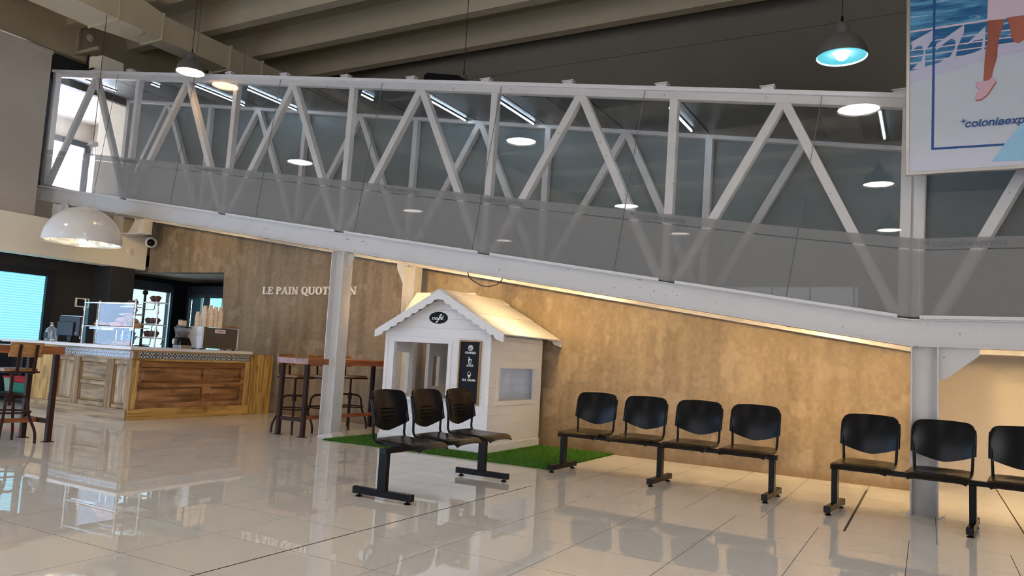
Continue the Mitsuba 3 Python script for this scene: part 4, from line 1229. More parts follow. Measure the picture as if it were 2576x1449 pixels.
def fluted(y0, y1, z0, z1, axis, at, depth, mat):
    """pilaster with three grooves"""
    w = y1 - y0
    pts = [(y0, at - depth)]
    for i in range(25):
        t = i / 24
        g_ = 0.008 * (1 - abs(math.cos(t * math.pi * 4)) ** 0.7)
        pts.append((y0 + w * t, at - (g_ if 0.08 < t < 0.92 else 0)))
    pts.append((y1, at - depth))
    m = ext(sg.Polygon(pts), z1 - z0, 'xy', z0)
    v = np.array(m.vertices)
    if axis == 'x':
        v = np.stack([v[:, 1], v[:, 0], v[:, 2]], 1)
    else:
        v = np.stack([v[:, 0], 2 * at - v[:, 1], v[:, 2]], 1)
        v[:, 1] = at + (v[:, 1] - at)
    m = tri(v, m.faces)
    if m.volume < 0:
        m.invert()
    return m


add(CC + '__pilaster', fluted(7.075, 7.17, 0.165, 0.868, 'x', -10.145, 0.065, 'x'), 'mat_oak_v')
add(CC + '__pilaster', fluted(9.165, 9.25, 0.165, 0.868, 'x', -10.145, 0.065, 'x'), 'mat_oak_v')
add(CC + '__end_plank', box(-10.20, -10.13, 9.27, 9.50, 0.0, 1.015, 0.003), 'mat_oak_v')
add(CC + '__end_plank', box(-10.20, -10.128, 9.502, 9.75, 0.0, 1.012, 0.003), 'mat_oak_v')
# left face (towards -y)
yf = 7.12
cut(-12.75, -10.155, 7.02, yf, 0.0, 0.155, 'mat_pale_x', 'base_board')
cut(-12.0, -10.2, 7.08, yf, 0.155, 0.215, 'mat_pale_x', 'bottom_rail')
cut(-12.0, -10.2, 7.08, yf, 0.80, 0.868, 'mat_pale_x', 'top_rail')
cut(-12.0, -10.15, 7.045, yf, 0.868, 0.897, 'mat_pale_x', 'lower_moulding')
cut(-12.0, -10.15, 7.045, yf, 1.0, 1.022, 'mat_pale_x', 'upper_moulding')


def panel_y(a, b, c, d, mat):
    m = hull([(x, yf, z) for x in (a, b) for z in (c, d)] + [(x, 7.105, z) for x in (a + .004, b - .004) for z in (c + .004, d - .004)] + [(x, 7.088, z) for x in (a + 0.045, b - 0.045) for z in (c + 0.04, d - 0.04)])
    add(CC + '__panel', m, mat)


panel_y(-11.97, -11.58, 0.215, 0.80, 'mat_pale_v')
panel_y(-11.40, -10.75, 0.215, 0.465, 'mat_pale_x')
panel_y(-11.40, -10.75, 0.525, 0.80, 'mat_pale_x')
cut(-11.40, -10.75, 7.085, yf, 0.465, 0.525, 'mat_pale_x', 'middle_rail')
panel_y(-10.57, -10.27, 0.215, 0.80, 'mat_pale_v')
for a, b in ((-11.58, -11.41), (-10.745, -10.585), (-10.265, -10.155)):
    add(CC + '__pilaster', fluted(a, b, 0.155, 0.868, 'y', 7.06, 0.06, 'y'), 'mat_pale_v')
for a, b in ((-12.75, -12.42), (-12.418, -12.02)):
    add(CC + '__end_plank', box(a, b, 7.05, 7.13, 0.155, 1.018, 0.003), 'mat_oak_v')


# glazed tiles with a flower pattern
def _tile(p, n, uv):
    x, y = uv.x * 2 - 1, uv.y * 2 - 1
    r = dr.sqrt(x * x + y * y)
    ax, ay = dr.abs(x), dr.abs(y)
    dg = dr.abs(ax - ay)
    c = mi.Color3f(0.62, 0.62, 0.58)
    navy = mi.Color3f(0.012, 0.018, 0.045)
    ochre = mi.Color3f(0.52, 0.25, 0.03)
    def on(k, col, c):
        return dr.select(k, col, c)
    petal = (r < 0.74) & (r > 0.34) & ((dg > 0.14))
    c = on(petal, navy, c)
    c = on((r < 0.24), ochre, c)
    c = on((r < 0.12), navy, c)
    c = on((r > 0.24) & (r < 0.30), navy, c)
    c = on((ax + ay > 1.36) & (ax + ay < 1.78), navy, c)
    c = on((ax > 0.82) & (ay < 0.42), navy, c)
    c = on((ay > 0.82) & (ax < 0.42), navy, c)
    c = on((ax > 0.90) & (ay < 0.16), mi.Color3f(0.06, 0.12, 0.30), c)
    c = on((ax > 0.95) | (ay > 0.95), mi.Color3f(0.5, 0.48, 0.44), c)
    return c


pr('mat_deco_tile', proc(_tile), 0.18, 0.5)


def uvtile(m, o, du, dv):
    V, F, UV = [], [], []
    for a, f_ in enumerate(m.faces):
        for q in f_:
            p = m.vertices[q]
            V.append(p)
            UV.append((float((p - o) @ du), float((p - o) @ dv)))
        F.append((3 * a, 3 * a + 1, 3 * a + 2))
    return tri(V, F), np.array(UV)


nt = 19
for i in range(nt):
    a, b = 7.165 + i * (9.225 - 7.165) / nt, 7.165 + (i + 1) * (9.225 - 7.165) / nt
    m, uv = uvtile(box(-10.205, -10.146, a + 0.001, b - 0.001, 0.898, 0.999), np.array([0, a, 0.898]), np.array([0, 1 / (b - a), 0]), np.array([0, 0, 1 / 0.101]))
    add(CC + '__patterned_tile', m, 'mat_deco_tile', uv=uv)
add(CC + '__corner_block', cat([box(-10.206, -10.142, 7.058, 7.163, 0.897, 1.0, 0.003)]), 'mat_pale_v')
nt = 17
for i in range(nt):
    a, b = -12.02 + i * (-10.215 + 12.02) / nt, -12.02 + (i + 1) * (-10.215 + 12.02) / nt
    m, uv = uvtile(box(a + 0.001, b - 0.001, 7.056, 7.12, 0.898, 0.999), np.array([a, 0, 0.898]), np.array([1 / (b - a), 0, 0]), np.array([0, 0, 1 / 0.101]))
    add(CC + '__patterned_tile', m, 'mat_deco_tile', uv=uv)

# left end: cooler shelf with crates
k = thing('open_cooler', 'dark open shelf unit with ribbed grille left of the counter end plank', 'shelf')
add(k + '__shell', cat([box(-15, -12.78, 7.55, 7.6, 0.05, 1.02), box(-15, -12.78, 7.12, 7.6, 0.15, 0.19), box(-13.82, -13.76, 7.1, 7.6, 0.05, 1.02)]), 'mat_navy')
for i in range(14):
    add(k + '__grille_slat', box(-13.72, -12.85, 7.50, 7.53, 0.47 + i * 0.035, 0.485 + i * 0.035), 'mat_lamp_grey')
for i, x in enumerate((-13.74, -13.69)):
    add(k + '__frame_post', box(x, x + 0.03, 7.42, 7.45, 0.45, 1.0), 'mat_alu')
pr('mat_red_plastic', (0.30, 0.015, 0.02), 0.35, 0.5)
pr('mat_green_plastic', (0.02, 0.16, 0.10), 0.35, 0.5)
pr('mat_clear_green', (0.20, 0.30, 0.22), 0.3, 0.5)


def tub(label, x0, x1, y0, y1, z0, z1, mat, lid=None):
    k = thing('crate', label, 'crate')
    o = [(x, y, z) for z, i in ((z0, 0.03), (z1, 0)) for x, y in ((x0 + i, y0 + i), (x1 - i, y0 + i), (x1 - i, y1 - i), (x0 + i, y1 - i))]
    add(k + '__tub', hull(o), mat)
    add(k + '__rim', box(x0 - 0.01, x1 + 0.01, y0 - 0.01, y1 + 0.01, z1 - 0.025, z1 + 0.003, 0.004), lid or mat)


tub('green plastic crate on the shelf left of the counter', -13.42, -12.86, 7.16, 7.45, 0.19, 0.345, 'mat_green_plastic')
tub('red lidded plastic box stacked on the green crate', -13.44, -12.86, 7.16, 7.45, 0.35, 0.455, 'mat_red_plastic', 'mat_red_plastic')
tub('pale translucent tub at the left of the green crate', -13.66, -13.47, 7.16, 7.42, 0.19, 0.44, 'mat_clear_green', 'mat_red_plastic')

# hand sanitiser, till screen
k = thing('soap_dispenser', 'clear pump bottle of hand gel left of the till screen', 'bottle')
BX, BY = -12.66, 7.30
M('mat_clear', {'type': 'blendbsdf', 'weight': 0.22, 'a': {'type': 'thindielectric', 'int_ior': 1.45}, 'b': {'type': 'principledthin', 'base_color': rgb((0.72, 0.80, 0.92)), 'roughness': 0.3, 'diff_trans': 1.2, 'eta': 1.5}})
add(k + '__bottle', lathe([(0, 1.067), (0.085, 1.067), (0.092, 1.085), (0.092, 1.22), (0.075, 1.275), (0.034, 1.30), (0.03, 1.315), (0, 1.316)], 24, (BX, BY, 0)), 'mat_clear', 40)
add(k + '__label', ext(rect(BX - 0.05, BX + 0.05, 1.11, 1.21), 0.002, 'xz', BY - 0.0935), 'mat_navy')
add(k + '__pump', cat([lathe([(0, 1.316), (0.026, 1.316), (0.026, 1.338), (0.01, 1.34), (0.01, 1.362), (0, 1.362)], 16, (BX, BY, 0)), box(BX - 0.055, BX + 0.02, BY - 0.012, BY + 0.012, 1.358, 1.374, 0.004)]), 'mat_white', 30)
k = thing('till_screen', 'black till screen seen from behind on the counter', 'screen')
tx, ty = -12.23, 7.34
def turned(m, rz, c):
    m = m.copy()
    m.apply_transform(trimesh.transformations.rotation_matrix(rz, [0, 0, 1], c))
    return m
tc = (tx, ty, 0)
add(k + '__stand', turned(cat([box(tx - 0.11, tx + 0.11, ty - 0.08, ty + 0.09, 1.067, 1.085, 0.004), box(tx - 0.05, tx + 0.05, ty, ty + 0.04, 1.08, 1.25, 0.006)]), 0.12, tc), 'mat_black_plastic')
add(k + '__housing', turned(cat([box(tx - 0.24, tx + 0.24, ty - 0.02, ty + 0.03, 1.17, 1.49, 0.006), box(tx - 0.24, tx + 0.13, ty - 0.05, ty - 0.02, 1.17, 1.40, 0.008)]), 0.12, tc), 'mat_navy')
add(k + '__silver_edge', turned(box(tx + 0.235, tx + 0.25, ty + 0.005, ty + 0.03, 1.13, 1.495), 0.12, tc), 'mat_alu')
add(k + '__silver_edge', turned(box(tx - 0.24, tx + 0.25, ty + 0.005, ty + 0.03, 1.49, 1.498), 0.12, tc), 'mat_alu')
add(k + '__socket_plate', turned(box(tx + 0.14, tx + 0.20, ty - 0.024, ty - 0.018, 1.19, 1.24), 0.12, tc), 'mat_lamp_grey')
k = thing('crumpled_paper', 'crumpled white receipt lying beside the till screen', 'paper')
m = ball((-12.44, 7.20, 1.086), 0.045, 2, (1.2, 0.8, 0.42))
m.vertices += (meshkit.noise(m.vertices * 45)[:, None] - 0.5) * 0.028
m.vertices[:, 2] = np.maximum(m.vertices[:, 2], 1.067)
add(k + '__sheet', m, 'mat_white')
# wall tablet and the small socket box beside it
k = thing('wall_panel', 'small glass fronted control panel with white frame on the dark cafe wall', 'control panel')
for q in ((8.985, 9.26, 1.905, 1.93), (8.985, 9.26, 1.745, 1.77), (8.985, 9.01, 1.77, 1.905), (9.235, 9.26, 1.77, 1.905)):
    add(k + '__frame_strip', box(-14.9, -14.86, q[0], q[1], q[2], q[3], 0.003), 'mat_plaster_warm')
add(k + '__glass', box(-14.9, -14.875, 9.01, 9.235, 1.77, 1.905), 'mat_navy')

# pastry case: posts, glass, shelf
k = thing('pastry_case', 'glass pastry display case on the counter with chrome posts and a middle shelf', 'display case')
for x, y, z in ((-11.62, 7.18, 1.75), (-10.375, 7.18, 1.755), (-10.30, 7.50, 1.72), (-11.62, 7.42, 1.74)):
    add(k + '__post', tube([(x, y, 1.066), (x, y, z)], 0.012, 12), 'mat_alu', True)
    add(k + '__post_knob', ball((x, y, z), 0.020, 2), 'mat_alu', True)
    for q in (1.33, 1.60):
        add(k + '__clamp', lathe([(0, -0.02), (0.021, -0.018), (0.021, 0.018), (0, 0.02)], 14, (x, y, q)), 'mat_alu', 30)
add(k + '__front_glass', face('y', 7.18, -11.59, -10.41, 1.36, 1.705, -1), 'mat_glass')
add(k + '__front_glass', face('y', 7.172, -11.59, -10.41, 1.075, 1.345, -1), 'mat_glass')
add(k + '__side_glass', tri([(-10.37, 7.21, 1.075), (-10.305, 7.47, 1.075), (-10.305, 7.47, 1.70), (-10.37, 7.21, 1.70)], [(0, 1, 2), (0, 2, 3)]), 'mat_glass')
add(k + '__top_glass', box(-11.62, -10.375, 7.175, 7.42, 1.700, 1.708), 'mat_glass')
add(k + '__top_rail', box(-11.62, -10.36, 7.160, 7.172, 1.698, 1.716), 'mat_chrome')
add(k + '__shelf', box(-11.62, -10.36, 7.195, 7.43, 1.335, 1.350), 'mat_worktop')
add(k + '__shelf_tray', box(-11.52, -10.92, 7.22, 7.41, 1.295, 1.330), 'mat_alu')
for x in (-11.46, -10.95, -10.80):
    add(k + '__shelf_leg', box(x - 0.012, x + 0.012, 7.30, 7.324, 1.067, 1.30), 'mat_alu')
pr('mat_crust', proc(lambda p, n, uv: mix((0.16, 0.06, 0.02), (0.55, 0.27, 0.09), fbm(p.x * 30, p.y * 30, p.z * 40, 3))), 0.45, 0.4)
pr('mat_pink_crust', proc(lambda p, n, uv: mix((0.45, 0.16, 0.11), (0.66, 0.34, 0.24), fbm(p.x * 40, p.y * 40, p.z * 40, 3))), 0.45, 0.4)
pr('mat_dark_cake', proc(lambda p, n, uv: mix((0.035, 0.015, 0.012), (0.11, 0.045, 0.035), fbm(p.x * 40, p.y * 40, p.z * 40, 3))), 0.5, 0.4)


def croissant(c, r, rz, seed):
    """crescent of overlapping rolls"""
    pts, rad = [], []
    for t in np.linspace(-1, 1, 25):
        a = t * 1.25
        pts.append((r * math.sin(a), r * (1 - math.cos(a)) * 0.9, 0.0))
        rad.append(r * 0.42 * (1 - 0.8 * abs(t) ** 2.2) * (1 + 0.07 * math.cos(t * 22)))
    m = tube(pts, np.array(rad), 12)
    m.vertices[:, 2] = m.vertices[:, 2] * 0.8
    m.vertices[:, 2] -= m.vertices[:, 2].min()
    return moved(m, c, rz)


def pastry(label, mesh, mat, group=None, cat_='pastry'):
    k = thing(cat_.replace(' ', '_'), label, cat_, group)
    scene[k] = mikit.ply(mesh, mat, 50)
    return k


TOPG = 'croissants on the shelf of the pastry case'
for x, y, r, rz, l in ((-11.41, 7.30, 0.10, 0.4, 'golden croissant at the left end of the pastry shelf'), (-11.23, 7.35, 0.10, 2.4, 'pale croissant second from the left on the pastry shelf'),
                       (-11.21, 7.25, 0.085, 0.2, 'small croissant with a white tag before it on the pastry shelf'), (-11.02, 7.32, 0.10, 3.0, 'flaky croissant in the middle of the pastry shelf')):
    pastry(l, croissant((x, y, 1.350), r, rz, 1), 'mat_crust', TOPG)
def roll(c, s, rz):
    m = ball((0, 0, 0), 1.0, 3)
    m.vertices *= 1 + 0.10 * (meshkit.noise(m.vertices * 3.3)[:, None] - 0.5)
    m.vertices *= s
    m.vertices[:, 2] = np.maximum(m.vertices[:, 2], -s[2] * 0.7)
    m.vertices[:, 2] -= m.vertices[:, 2].min()
    return moved(m, c, rz)
for x, y, z, l in ((-10.90, 7.26, 1.350, 'pink glazed roll in front of the pink roll pile'), (-10.81, 7.35, 1.350, 'pink roll behind at the right of the roll pile'), (-10.86, 7.31, 1.425, 'pink roll lying on top of the roll pile')):
    pastry(l, roll((x, y, z), (0.13, 0.065, 0.045), random.uniform(-0.3, 0.3)), 'mat_pink_crust', 'pink rolls in the pastry case', 'bread roll')
for x, y, z, l in ((-10.64, 7.28, 1.350, 'dark brown bun lying at the right end of the pastry shelf'), (-10.53, 7.34, 1.350, 'crusty bun touching the right edge of the pastry shelf'), (-10.58, 7.31, 1.415, 'crusty bun stacked on top of two buns at the shelf end')):
    pastry(l, roll((x, y, z), (0.075, 0.065, 0.045), 0.3), 'mat_crust', 'buns at the end of the pastry shelf', 'bun')
pr('mat_price_white', (0.75, 0.76, 0.78), 0.5, 0.3)
for i, (x, l) in enumerate(((-11.28, 'white price tag on the front edge of the pastry shelf'),)):
    k = thing('price_tag', l, 'tag')
    add(k + '__card', box(x - 0.03, x + 0.03, 7.184, 7.188, 1.30, 1.44), 'mat_price_white')
k = thing('red_card', 'dark red card with a white ring standing behind the pink rolls', 'card')
add(k + '__card', box(-10.98, -10.76, 7.415, 7.420, 1.352, 1.56), 'mat_red_plastic')
add(k + '__ring', ext(sg.Point(-10.88, 1.47).buffer(0.045).difference(sg.Point(-10.88, 1.47).buffer(0.038)).union(rect(-10.884, -10.876, 1.45, 1.50)), 0.001, 'xz', 7.4135), 'mat_ink_white')
for i, (x, l) in enumerate(((-10.86, 'blue plastic bag under the pastry shelf, left one'), (-10.70, 'blue plastic bag under the pastry shelf, right one'))):
    k = thing('plastic_bag', l, 'bag')
    m = ball((x, 7.38, 1.19), 0.1, 3, (0.75, 0.45, 1.15))
    m.vertices += (meshkit.fbm(m.vertices * 16, 3, i)[:, None] - 0.5) * 0.09
    m.vertices[:, 2] = np.maximum(m.vertices[:, 2], 1.068)
    pr('mat_blue_bag', (0.06, 0.20, 0.34), 0.25, 0.5) if i == 0 else None
    add(k + '__film', m, 'mat_blue_bag', 50)
# bottom plates
pr('mat_slate', (0.10, 0.10, 0.11), 0.4, 0.4)
for x, y, l, n_p in ((-11.02, 7.31, 'slate tray with dark cakes under the pastry shelf', 0), (-10.72, 7.26, 'white plate with brown buns at the foot of the pastry case', 0)):
    k = thing('serving_plate', l, 'plate')
    add(k + '__plate', box(x - 0.20, x + 0.20, y - 0.07, y + 0.07, 1.067, 1.078, 0.003), 'mat_white')
for j, x in enumerate((-11.15, -11.02, -10.90)):
    pastry(('left', 'middle', 'right')[j] + ' dark chocolate cake on the tray under the pastry shelf', roll((x, 7.31, 1.078), (0.06, 0.06, 0.045), 0), 'mat_dark_cake', 'dark cakes under the pastry shelf', 'cake')
for j, x in enumerate((-10.86, -10.76, -10.66, -10.56)):
    pastry(('first', 'second', 'third', 'fourth')[j] + ' brown bun from the left on the low white plate', roll((x, 7.25, 1.078), (0.055, 0.055, 0.04), 0), 'mat_crust', 'buns on the low white plate', 'bun')
# revolving cake stand
k = thing('cake_stand', 'tall metal stand with arms holding plates of muffins on the counter', 'stand')
sx, sy = -10.83, 7.64
add(k + '__pole', tube([(sx, sy, 1.066), (sx, sy, 1.90)], 0.019, 12), 'mat_black_metal', True)
add(k + '__finial', ball((sx, sy, 1.915), 0.042, 2), 'mat_black_metal', True)
add(k + '__base', lathe([(0, 1.066), (0.13, 1.066), (0.13, 1.078), (0.03, 1.09), (0, 1.09)], 28, (sx, sy, 0)), 'mat_black_metal', 30)
trays = [(0.26, 0.0, 1.745, 'top right'), (0.24, 0.0, 1.400, 'middle right'), (0.235, 0.0, 1.195, 'lower right'), (-0.17, -0.08, 1.665, 'top left'), (-0.17, -0.08, 1.545, 'middle left'), (0.0, -0.2, 1.075, 'bottom')]
for dx, dy, z, nm in trays[:5]:
    arm = smooth_path([(sx, sy, z - 0.10), (sx + dx * 0.95, sy + dy, z - 0.10), (sx + dx, sy + dy, z)], 0.03)
    add(k + '__arm', tube(arm, 0.006, 6), 'mat_black_metal', True)
    t = thing('serving_plate', f'white plate on the {nm} arm of the cake stand', 'plate')
    cx_, cy_ = sx + dx, sy + dy
    add(t + '__plate', box(cx_ - 0.18, cx_ + 0.18, cy_ - 0.10, cy_ + 0.10, z, z + 0.016, 0.004), 'mat_worktop')
    add(t + '__paper', hull([(cx_ - 0.14, cy_ - 0.09, z + 0.017), (cx_ + 0.14, cy_ - 0.09, z + 0.017), (cx_ + 0.15, cy_ + 0.09, z + 0.017), (cx_ - 0.15, cy_ + 0.09, z + 0.017), (cx_ + 0.02, cy_ - 0.08, z + 0.03)]), 'mat_white')
    nm_ = {'top right': 2, 'middle right': 3, 'lower right': 3, 'top left': 2, 'middle left': 2}[nm]
    for j in range(nm_):
        ox = cx_ + (j - (nm_ - 1) / 2) * 0.105
        q = thing('muffin', f"{('left', 'right')[j] if nm_ == 2 else ('left', 'middle', 'right')[j]} chocolate muffin on the {nm} plate of the cake stand", 'muffin', 'muffins on the cake stand')
        add(q + '__paper_case', lathe([(0, 0), (0.03, 0), (0.043, 0.055), (0, 0.055)], 16, (ox, cy_, z + 0.03)), 'mat_dark_cake', 30)
        mm = ball((ox, cy_, z + 0.085), 0.05, 2, (1, 1, 0.75))
        mm.vertices += (meshkit.noise(mm.vertices * 50)[:, None] - 0.5) * 0.012
        add(q + '__top', mm, 'mat_dark_cake', 50)

# coffee grinder, espresso machine and its cups
k = thing('coffee_grinder', 'black coffee grinder with a clear bean hopper left of the espresso machine', 'coffee grinder')
gx, gy = -10.345, 8.02
add(k + '__body', hull([(gx + a, gy + b, z) for z, w in ((1.067, 0.10), (1.13, 0.10), (1.16, 0.085), (1.24, 0.07)) for a in (-w, w) for b in (-w, w)]), 'mat_black_plastic')
add(k + '__front_plate', box(gx - 0.08, gx + 0.105, gy - 0.105, gy + 0.105, 1.067, 1.125, 0.004), 'mat_alu')
add(k + '__fork', box(gx - 0.02, gx + 0.02, gy - 0.17, gy - 0.1, 1.13, 1.22, 0.005), 'mat_chrome')
add(k + '__hopper', lathe([(0.045, 1.235), (0.075, 1.27), (0.115, 1.32), (0.132, 1.37), (0.134, 1.395)], 28, (gx, gy, 0)), 'mat_clear', True)
add(k + '__beans', lathe([(0, 1.24), (0.043, 1.24), (0.073, 1.274), (0.108, 1.318), (0.05, 1.335), (0, 1.325)], 24, (gx, gy, 0)), 'mat_dark_cake', 30)
add(k + '__lid', lathe([(0, 1.395), (0.137, 1.395), (0.137, 1.405), (0.02, 1.41), (0, 1.41)], 28, (gx, gy, 0)), 'mat_black_plastic', 30)
k = thing('espresso_machine', 'white espresso machine with a dark back panel on the counter', 'espresso machine')
ex0, ex1, ey0, ey1 = -10.60, -10.29, 8.335, 9.075
prof = sg.Polygon([(ex0, 1.085), (ex1, 1.085), (ex1, 1.435), (ex0 + 0.02, 1.435), (ex0 - 0.04, 1.415), (ex0 - 0.05, 1.35)]).buffer(-0.008).buffer(0.008)
add(k + '__end_panel', ext(prof, 0.035, 'xz', ey0), 'mat_gloss_white')
add(k + '__end_panel', ext(prof, 0.02, 'xz', ey1 - 0.02), 'mat_gloss_white')
add(k + '__body', box(ex0, ex1 - 0.01, ey0 + 0.03, ey1 - 0.02, 1.09, 1.425), 'mat_chrome')
pr('mat_taupe', (0.075, 0.062, 0.052), 0.35, 0.5)
add(k + '__back_panel', box(ex1 - 0.012, ex1 - 0.002, ey0 + 0.035, ey1 - 0.02, 1.095, 1.428, 0.002), 'mat_taupe')
add(k + '__name_plate', box(ex1 - 0.002, ex1 + 0.003, 8.585, 8.80, 1.345, 1.405), 'mat_white')
tm = word('CIMBALI', 0.024, 0.15)
v = np.array(tm.vertices)
tm2 = tri(np.stack([ex1 + 0.0035 + v[:, 2], 8.625 + v[:, 0] * 1.15, 1.362 + v[:, 1]], 1), tm.faces)
add(k + '__lettering', tm2, 'mat_red_plastic')
for i in range(5):
    add(k + '__vent_line', box(ex0 + 0.02, ex1 - 0.06, ey0 - 0.002, ey0 + 0.002, 1.14 + i * 0.05, 1.143 + i * 0.05), 'mat_worktop')
for y in (8.38, 9.03):
    for x in (ex0 + 0.05, ex1 - 0.05):
        add(k + '__foot', lathe([(0, 1.067), (0.02, 1.067), (0.02, 1.09), (0, 1.09)], 12, (x, y, 0)), 'mat_black_metal')
k = thing('orange_cloth', 'crumpled orange cloth lying on the right end of the espresso machine', 'cloth')
m = seat_grid(14, 10, lambda u, v: (-10.45 + 0.13 * v, 8.83 + 0.24 * u, 1.449 + 0.03 * float(meshkit.fbm(np.array([u * 5, v * 4, 1.0]), 3, 5))), 0.004)
pr('mat_orange', (0.45, 0.14, 0.02), 0.7, 0.2)
add(k + '__sheet', m, 'mat_orange', 50)
pr('mat_paper_cup', (0.72, 0.55, 0.40), 0.6, 0.3)
pr('mat_cup_rim', (0.80, 0.66, 0.52), 0.5, 0.3)
cw = mikit.ply(lathe([(0.0, 0.092), (0.027, 0.092), (0.0285, 0.09), (0.040, 0.004)], 18), 'mat_paper_cup', 40)
cr = mikit.ply(lathe([(0.040, 0.0), (0.0425, 0.0), (0.0435, 0.003), (0.0425, 0.006), (0.040, 0.005)], 18), 'mat_cup_rim', 40)
cp = mikit.ply(lathe([(0.0335, 0.030), (0.0342, 0.030), (0.0312, 0.072), (0.0305, 0.072)], 18), 'mat_white', 40)
ORD = 'none first second third fourth fifth sixth seventh eighth ninth tenth eleventh twelfth thirteenth fourteenth'.split()
ztop_ = 1.436
stacks = [(-10.50, 8.39, 8, 'leftmost short'), (-10.44, 8.475, 13, 'second'), (-10.40, 8.575, 11, 'front'), (-10.50, 8.63, 14, 'tall rear'), (-10.44, 8.69, 13, 'fourth'), (-10.44, 8.79, 13, 'rightmost')]
pr('mat_brown_print', (0.16, 0.09, 0.05), 0.6, 0.2)
mk = ext(shapely.union_all([sg.LineString(spline([(0, 0), (0.004, 0.012), (0.009, 0.004), (0.007, 0.020), (0.014, 0.016), (0.012, 0.032)])).buffer(0.0011)]), 0.001, 'yz', 0)
mkp = mikit.ply(mk, 'mat_brown_print', False)
for x, y, n_, nm in stacks:
    for i in range(n_):
        topc = i == n_ - 1
        z = ztop_ + i * 0.0215
        q = thing('paper_cup', f'topmost upturned paper cup of the {nm} stack on the espresso machine' if topc else f'paper cup, {ORD[n_ - i]} from the top of the {nm} stack on the espresso machine', 'cup', f'paper cups of the {nm} stack')
        W = T().translate([x, y, z])
        put(q + '__wall', cw, W)
        put(q + '__rim', cr, W)
        if topc:
            put(q + '__print', mkp, T().translate([x + 0.0335, y - 0.012, z + 0.032]))
k = thing('coffee_tin', 'small kraft box with dark lid standing behind the grinder', 'tin')
add(k + '__box', box(-10.72, -10.62, 8.20, 8.28, 1.436, 1.52), 'mat_paper_cup')
add(k + '__lid', box(-10.725, -10.615, 8.195, 8.285, 1.52, 1.54), 'mat_black_plastic')
add(k + '__stand', box(-10.74, -10.60, 8.18, 8.30, 1.066, 1.436), 'mat_lamp_grey')

# fridges in the back room
k = thing('display_fridge', 'tall fridge with a glaring pale blue glass door behind the counter', 'fridge')
add(k + '__cabinet', cat([box(-15.14, -14.47, 9.82, 9.90, 0.02, 2.35), box(-15.14, -14.47, 10.80, 10.88, 0.02, 2.35), box(-15.14, -14.47, 9.9, 10.8, 2.21, 2.40), box(-15.14, -14.47, 9.9, 10.8, 0.02, 0.3)]), 'mat_navy')
add(k + '__lit_back', face('x', -14.60, 9.90, 10.80, 0.30, 2.21), 'mat_emit_off', emitter=glow((0.36, 0.58, 0.66)))
add(k + '__door_glass', face('x', -14.45, 9.90, 10.80, 0.30, 2.21), 'mat_glass')
for a, b in ((9.895, 9.91), (10.79, 10.80)):
    add(k + '__door_edge', box(-14.47, -14.44, a, b, 0.3, 2.21), 'mat_alu')
add(k + '__handle', tube(smooth_path([(-14.45, 10.66, 1.08), (-14.41, 10.66, 1.10), (-14.41, 10.68, 1.20), (-14.45, 10.68, 1.22)], 0.02), 0.008, 8), 'mat_black_plastic', True)
k = thing('double_fridge', 'black two door drinks fridge in the back room', 'fridge')
fx = (-14.40, -13.76, -13.12)
add(k + '__cabinet', cat([box(-14.46, -14.40, 11.22, 11.95, 0.02, 2.29), box(-13.12, -13.06, 11.22, 11.95, 0.02, 2.29), box(-14.46, -13.06, 11.22, 11.95, 2.22, 2.40), box(-14.46, -13.06, 11.22, 11.95, 0.02, 0.25), box(-14.46, -13.06, 11.90, 11.95, 0.02, 2.3)]), 'mat_navy')
for i in range(2):
    a, b = fx[i] + 0.012, fx[i + 1] - 0.012
    d = add(k + '__door', cat([box(a, a + 0.07, 11.17, 11.21, 0.26, 2.22), box(b - 0.07, b, 11.17, 11.21, 0.26, 2.22), box(a + .07, b - .07, 11.17, 11.21, 2.14, 2.22), box(a + .07, b - .07, 11.17, 11.21, 0.26, 0.36)]), 'mat_navy')
    add(d + '__glass', face('y', 11.19, a + 0.07, b - 0.07, 0.36, 2.14, -1), 'mat_glass')
    add(k + '__lit_back', face('y', 11.60, a, b, 0.3, 2.2, -1), 'mat_emit_off', emitter=glow((0.14, 0.44, 0.52)))
    add(k + '__light_strip', face('y', 11.24, a + 0.075, a + 0.10, 0.4, 2.1, -1), 'mat_emit_off', emitter=glow((0.8, 1.0, 1.1)))
    for z in (0.7, 1.12, 1.52):
        add(k + '__shelf', box(a, b, 11.24, 11.58, z, z + 0.012), 'mat_alu')
pr('mat_clear_drink', (0.30, 0.40, 0.48), 0.2, 0.5)
bt = lathe([(0, 0), (0.033, 0), (0.035, 0.02), (0.035, 0.15), (0.014, 0.21), (0.014, 0.235), (0, 0.235)], 14)
btp = {m_: mikit.ply(bt, m_, 40) for m_ in ('mat_red_plastic', 'mat_clear_drink', 'mat_white')}
rows = [(z, j) for z in (1.132, 1.532) for j in range(10)]
for n_, (z, j) in enumerate(rows):
    x = -14.28 + j * 0.085 + (0.18 if j > 4 else 0)
    if z > 1.5 and j in (0, 1, 2):
        continue
    sh = 'lower' if z < 1.5 else 'upper'
    m_ = ('mat_red_plastic', 'mat_clear_drink', 'mat_white')[(j * 2 + (z > 1.5)) % 3]
    q = thing('drink_bottle', f'small drink bottle on the {sh} lit shelf of the double fridge', 'bottle', f'bottles on the {sh} fridge shelf')
    scene[q] = {**btp[m_], 'to_world': T().translate([x, 11.30, z])}

# ------------------------------------------------------------------ high tables and stools


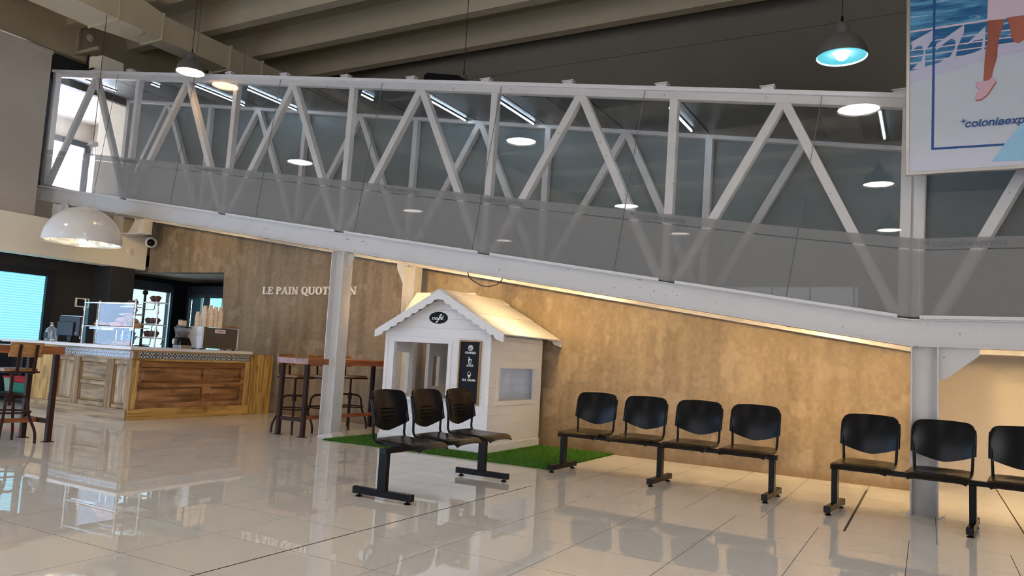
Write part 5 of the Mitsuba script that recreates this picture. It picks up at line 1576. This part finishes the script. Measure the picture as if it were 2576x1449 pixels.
def high_table(label, x0, x1, y0, y1, z=1.05):
    k = thing('high_table', label, 'table')
    add(k + '__top', box(x0 - 0.03, x1 + 0.03, y0 - 0.035, y1 + 0.03, z - 0.085, z, 0.006), 'mat_table_wood')
    for x in (x0, x1 - 0.055):
        for y in (y0, y1 - 0.055):
            L = add(k + '__leg', box(x, x + 0.055, y, y + 0.055, 0.006, z - 0.085, 0.003), 'mat_iron')
            add(L + '__foot_plate', box(x - 0.022, x + 0.077, y - 0.022, y + 0.077, 0.0, 0.007, 0.001), 'mat_iron')
    for y in (y0, y1 - 0.055):
        add(k + '__stretcher', box(x0 + 0.055, x1 - 0.055, y + 0.012, y + 0.043, 0.20, 0.25, 0.003), 'mat_iron')
    xm = (x0 + x1) / 2
    add(k + '__stretcher', box(xm - 0.016, xm + 0.016, y0 + 0.043, y1 - 0.043, 0.20, 0.25, 0.003), 'mat_table_wood')
    return k


high_table('high dark wood bar table between the counter and the playhouse', -7.765, -7.265, 7.61, 9.60)
high_table('high dark wood bar table cut off by the left edge', -9.05, -8.50, 2.95, 5.03)


def stool(label, cx, cy, face_rad, group=None):
    """bar stool; before turning, its back is at -x and it faces +x"""
    k = thing('bar_stool', label, 'stool', group)
    W = T().translate([cx, cy, 0]).rotate([0, 0, 1], math.degrees(face_rad))
    def p(n, m, mat, s=False):
        return put(f'{k}__{n}', shared('stool_' + n + str(len(m.vertices)) + f'{m.centroid[0]:.3f}{m.centroid[1]:.3f}', m, mat, s), W)
    p('seat', ext(rrect(-0.17, 0.18, -0.18, 0.18, 0.05), 0.028, 'xy', 0.775), 'mat_stool_wood')
    p('seat_plate', cat([box(-0.175, 0.185, -0.185, 0.185, 0.757, 0.775, 0.004)]), 'mat_iron')
    curve = seat_grid(15, 9, lambda u, v: (-0.195 - 0.02 * v + 0.028 * (2 * u - 1) ** 2, -0.175 + 0.35 * u, 0.93 + 0.155 * v), 0.022)
    p('backrest', curve, 'mat_stool_wood', 40)
    for y in (-0.08, 0.10):
        p('back_strap', cat([bar((-0.10, y, 0.753), (-0.222, y, 0.753), 0.03, 0.008, (0, 0, 1)), bar((-0.219, y, 0.750), (-0.248, y, 1.062), 0.032, 0.008, (1, 0, 0))]), 'mat_iron')
    p('spindle', tube([(0, 0, 0.40), (0, 0, 0.76)], 0.017, 12), 'mat_iron', True)
    p('collar', lathe([(0, 0.44), (0.03, 0.44), (0.03, 0.53), (0.024, 0.54), (0, 0.54)], 16), 'mat_iron', 30)
    for a in (math.pi / 4, 3 * math.pi / 4):
        d = np.array([math.cos(a), math.sin(a), 0])
        pts = [d * 0.275 + [0, 0, 0.0], d * 0.268 + [0, 0, 0.13], d * 0.185 + [0, 0, 0.30], d * 0.165 + [0, 0, 0.515], -d * 0.165 + [0, 0, 0.515], -d * 0.185 + [0, 0, 0.30], -d * 0.268 + [0, 0, 0.13], -d * 0.275]
        half = smooth_path(pts, 0.10, 8)
        p('leg_arch', tube(half, 0.0145, 10), 'mat_iron', True)
    for z, r in ((0.335, 0.205), (0.322, 0.205)):
        ang = np.linspace(0, 2 * math.pi, 41)
        p('foot_ring', tube([(r * math.cos(a), r * math.sin(a), z) for a in ang], 0.010, 8, False), 'mat_iron', True)
    return k


SG = 'stools along the wall side table'
stool('wooden backed bar stool at the counter end of the wall side table', -7.745, 7.90, 0.0, SG)
stool('wooden backed bar stool half hidden behind the white column', -7.745, 8.48, 0.05, SG)
stool('wooden backed bar stool right of the white column', -7.74, 9.06, -0.04, SG)
stool('wooden backed bar stool at the left edge, its back to the viewer', -8.66, 4.63, math.pi + 0.08)
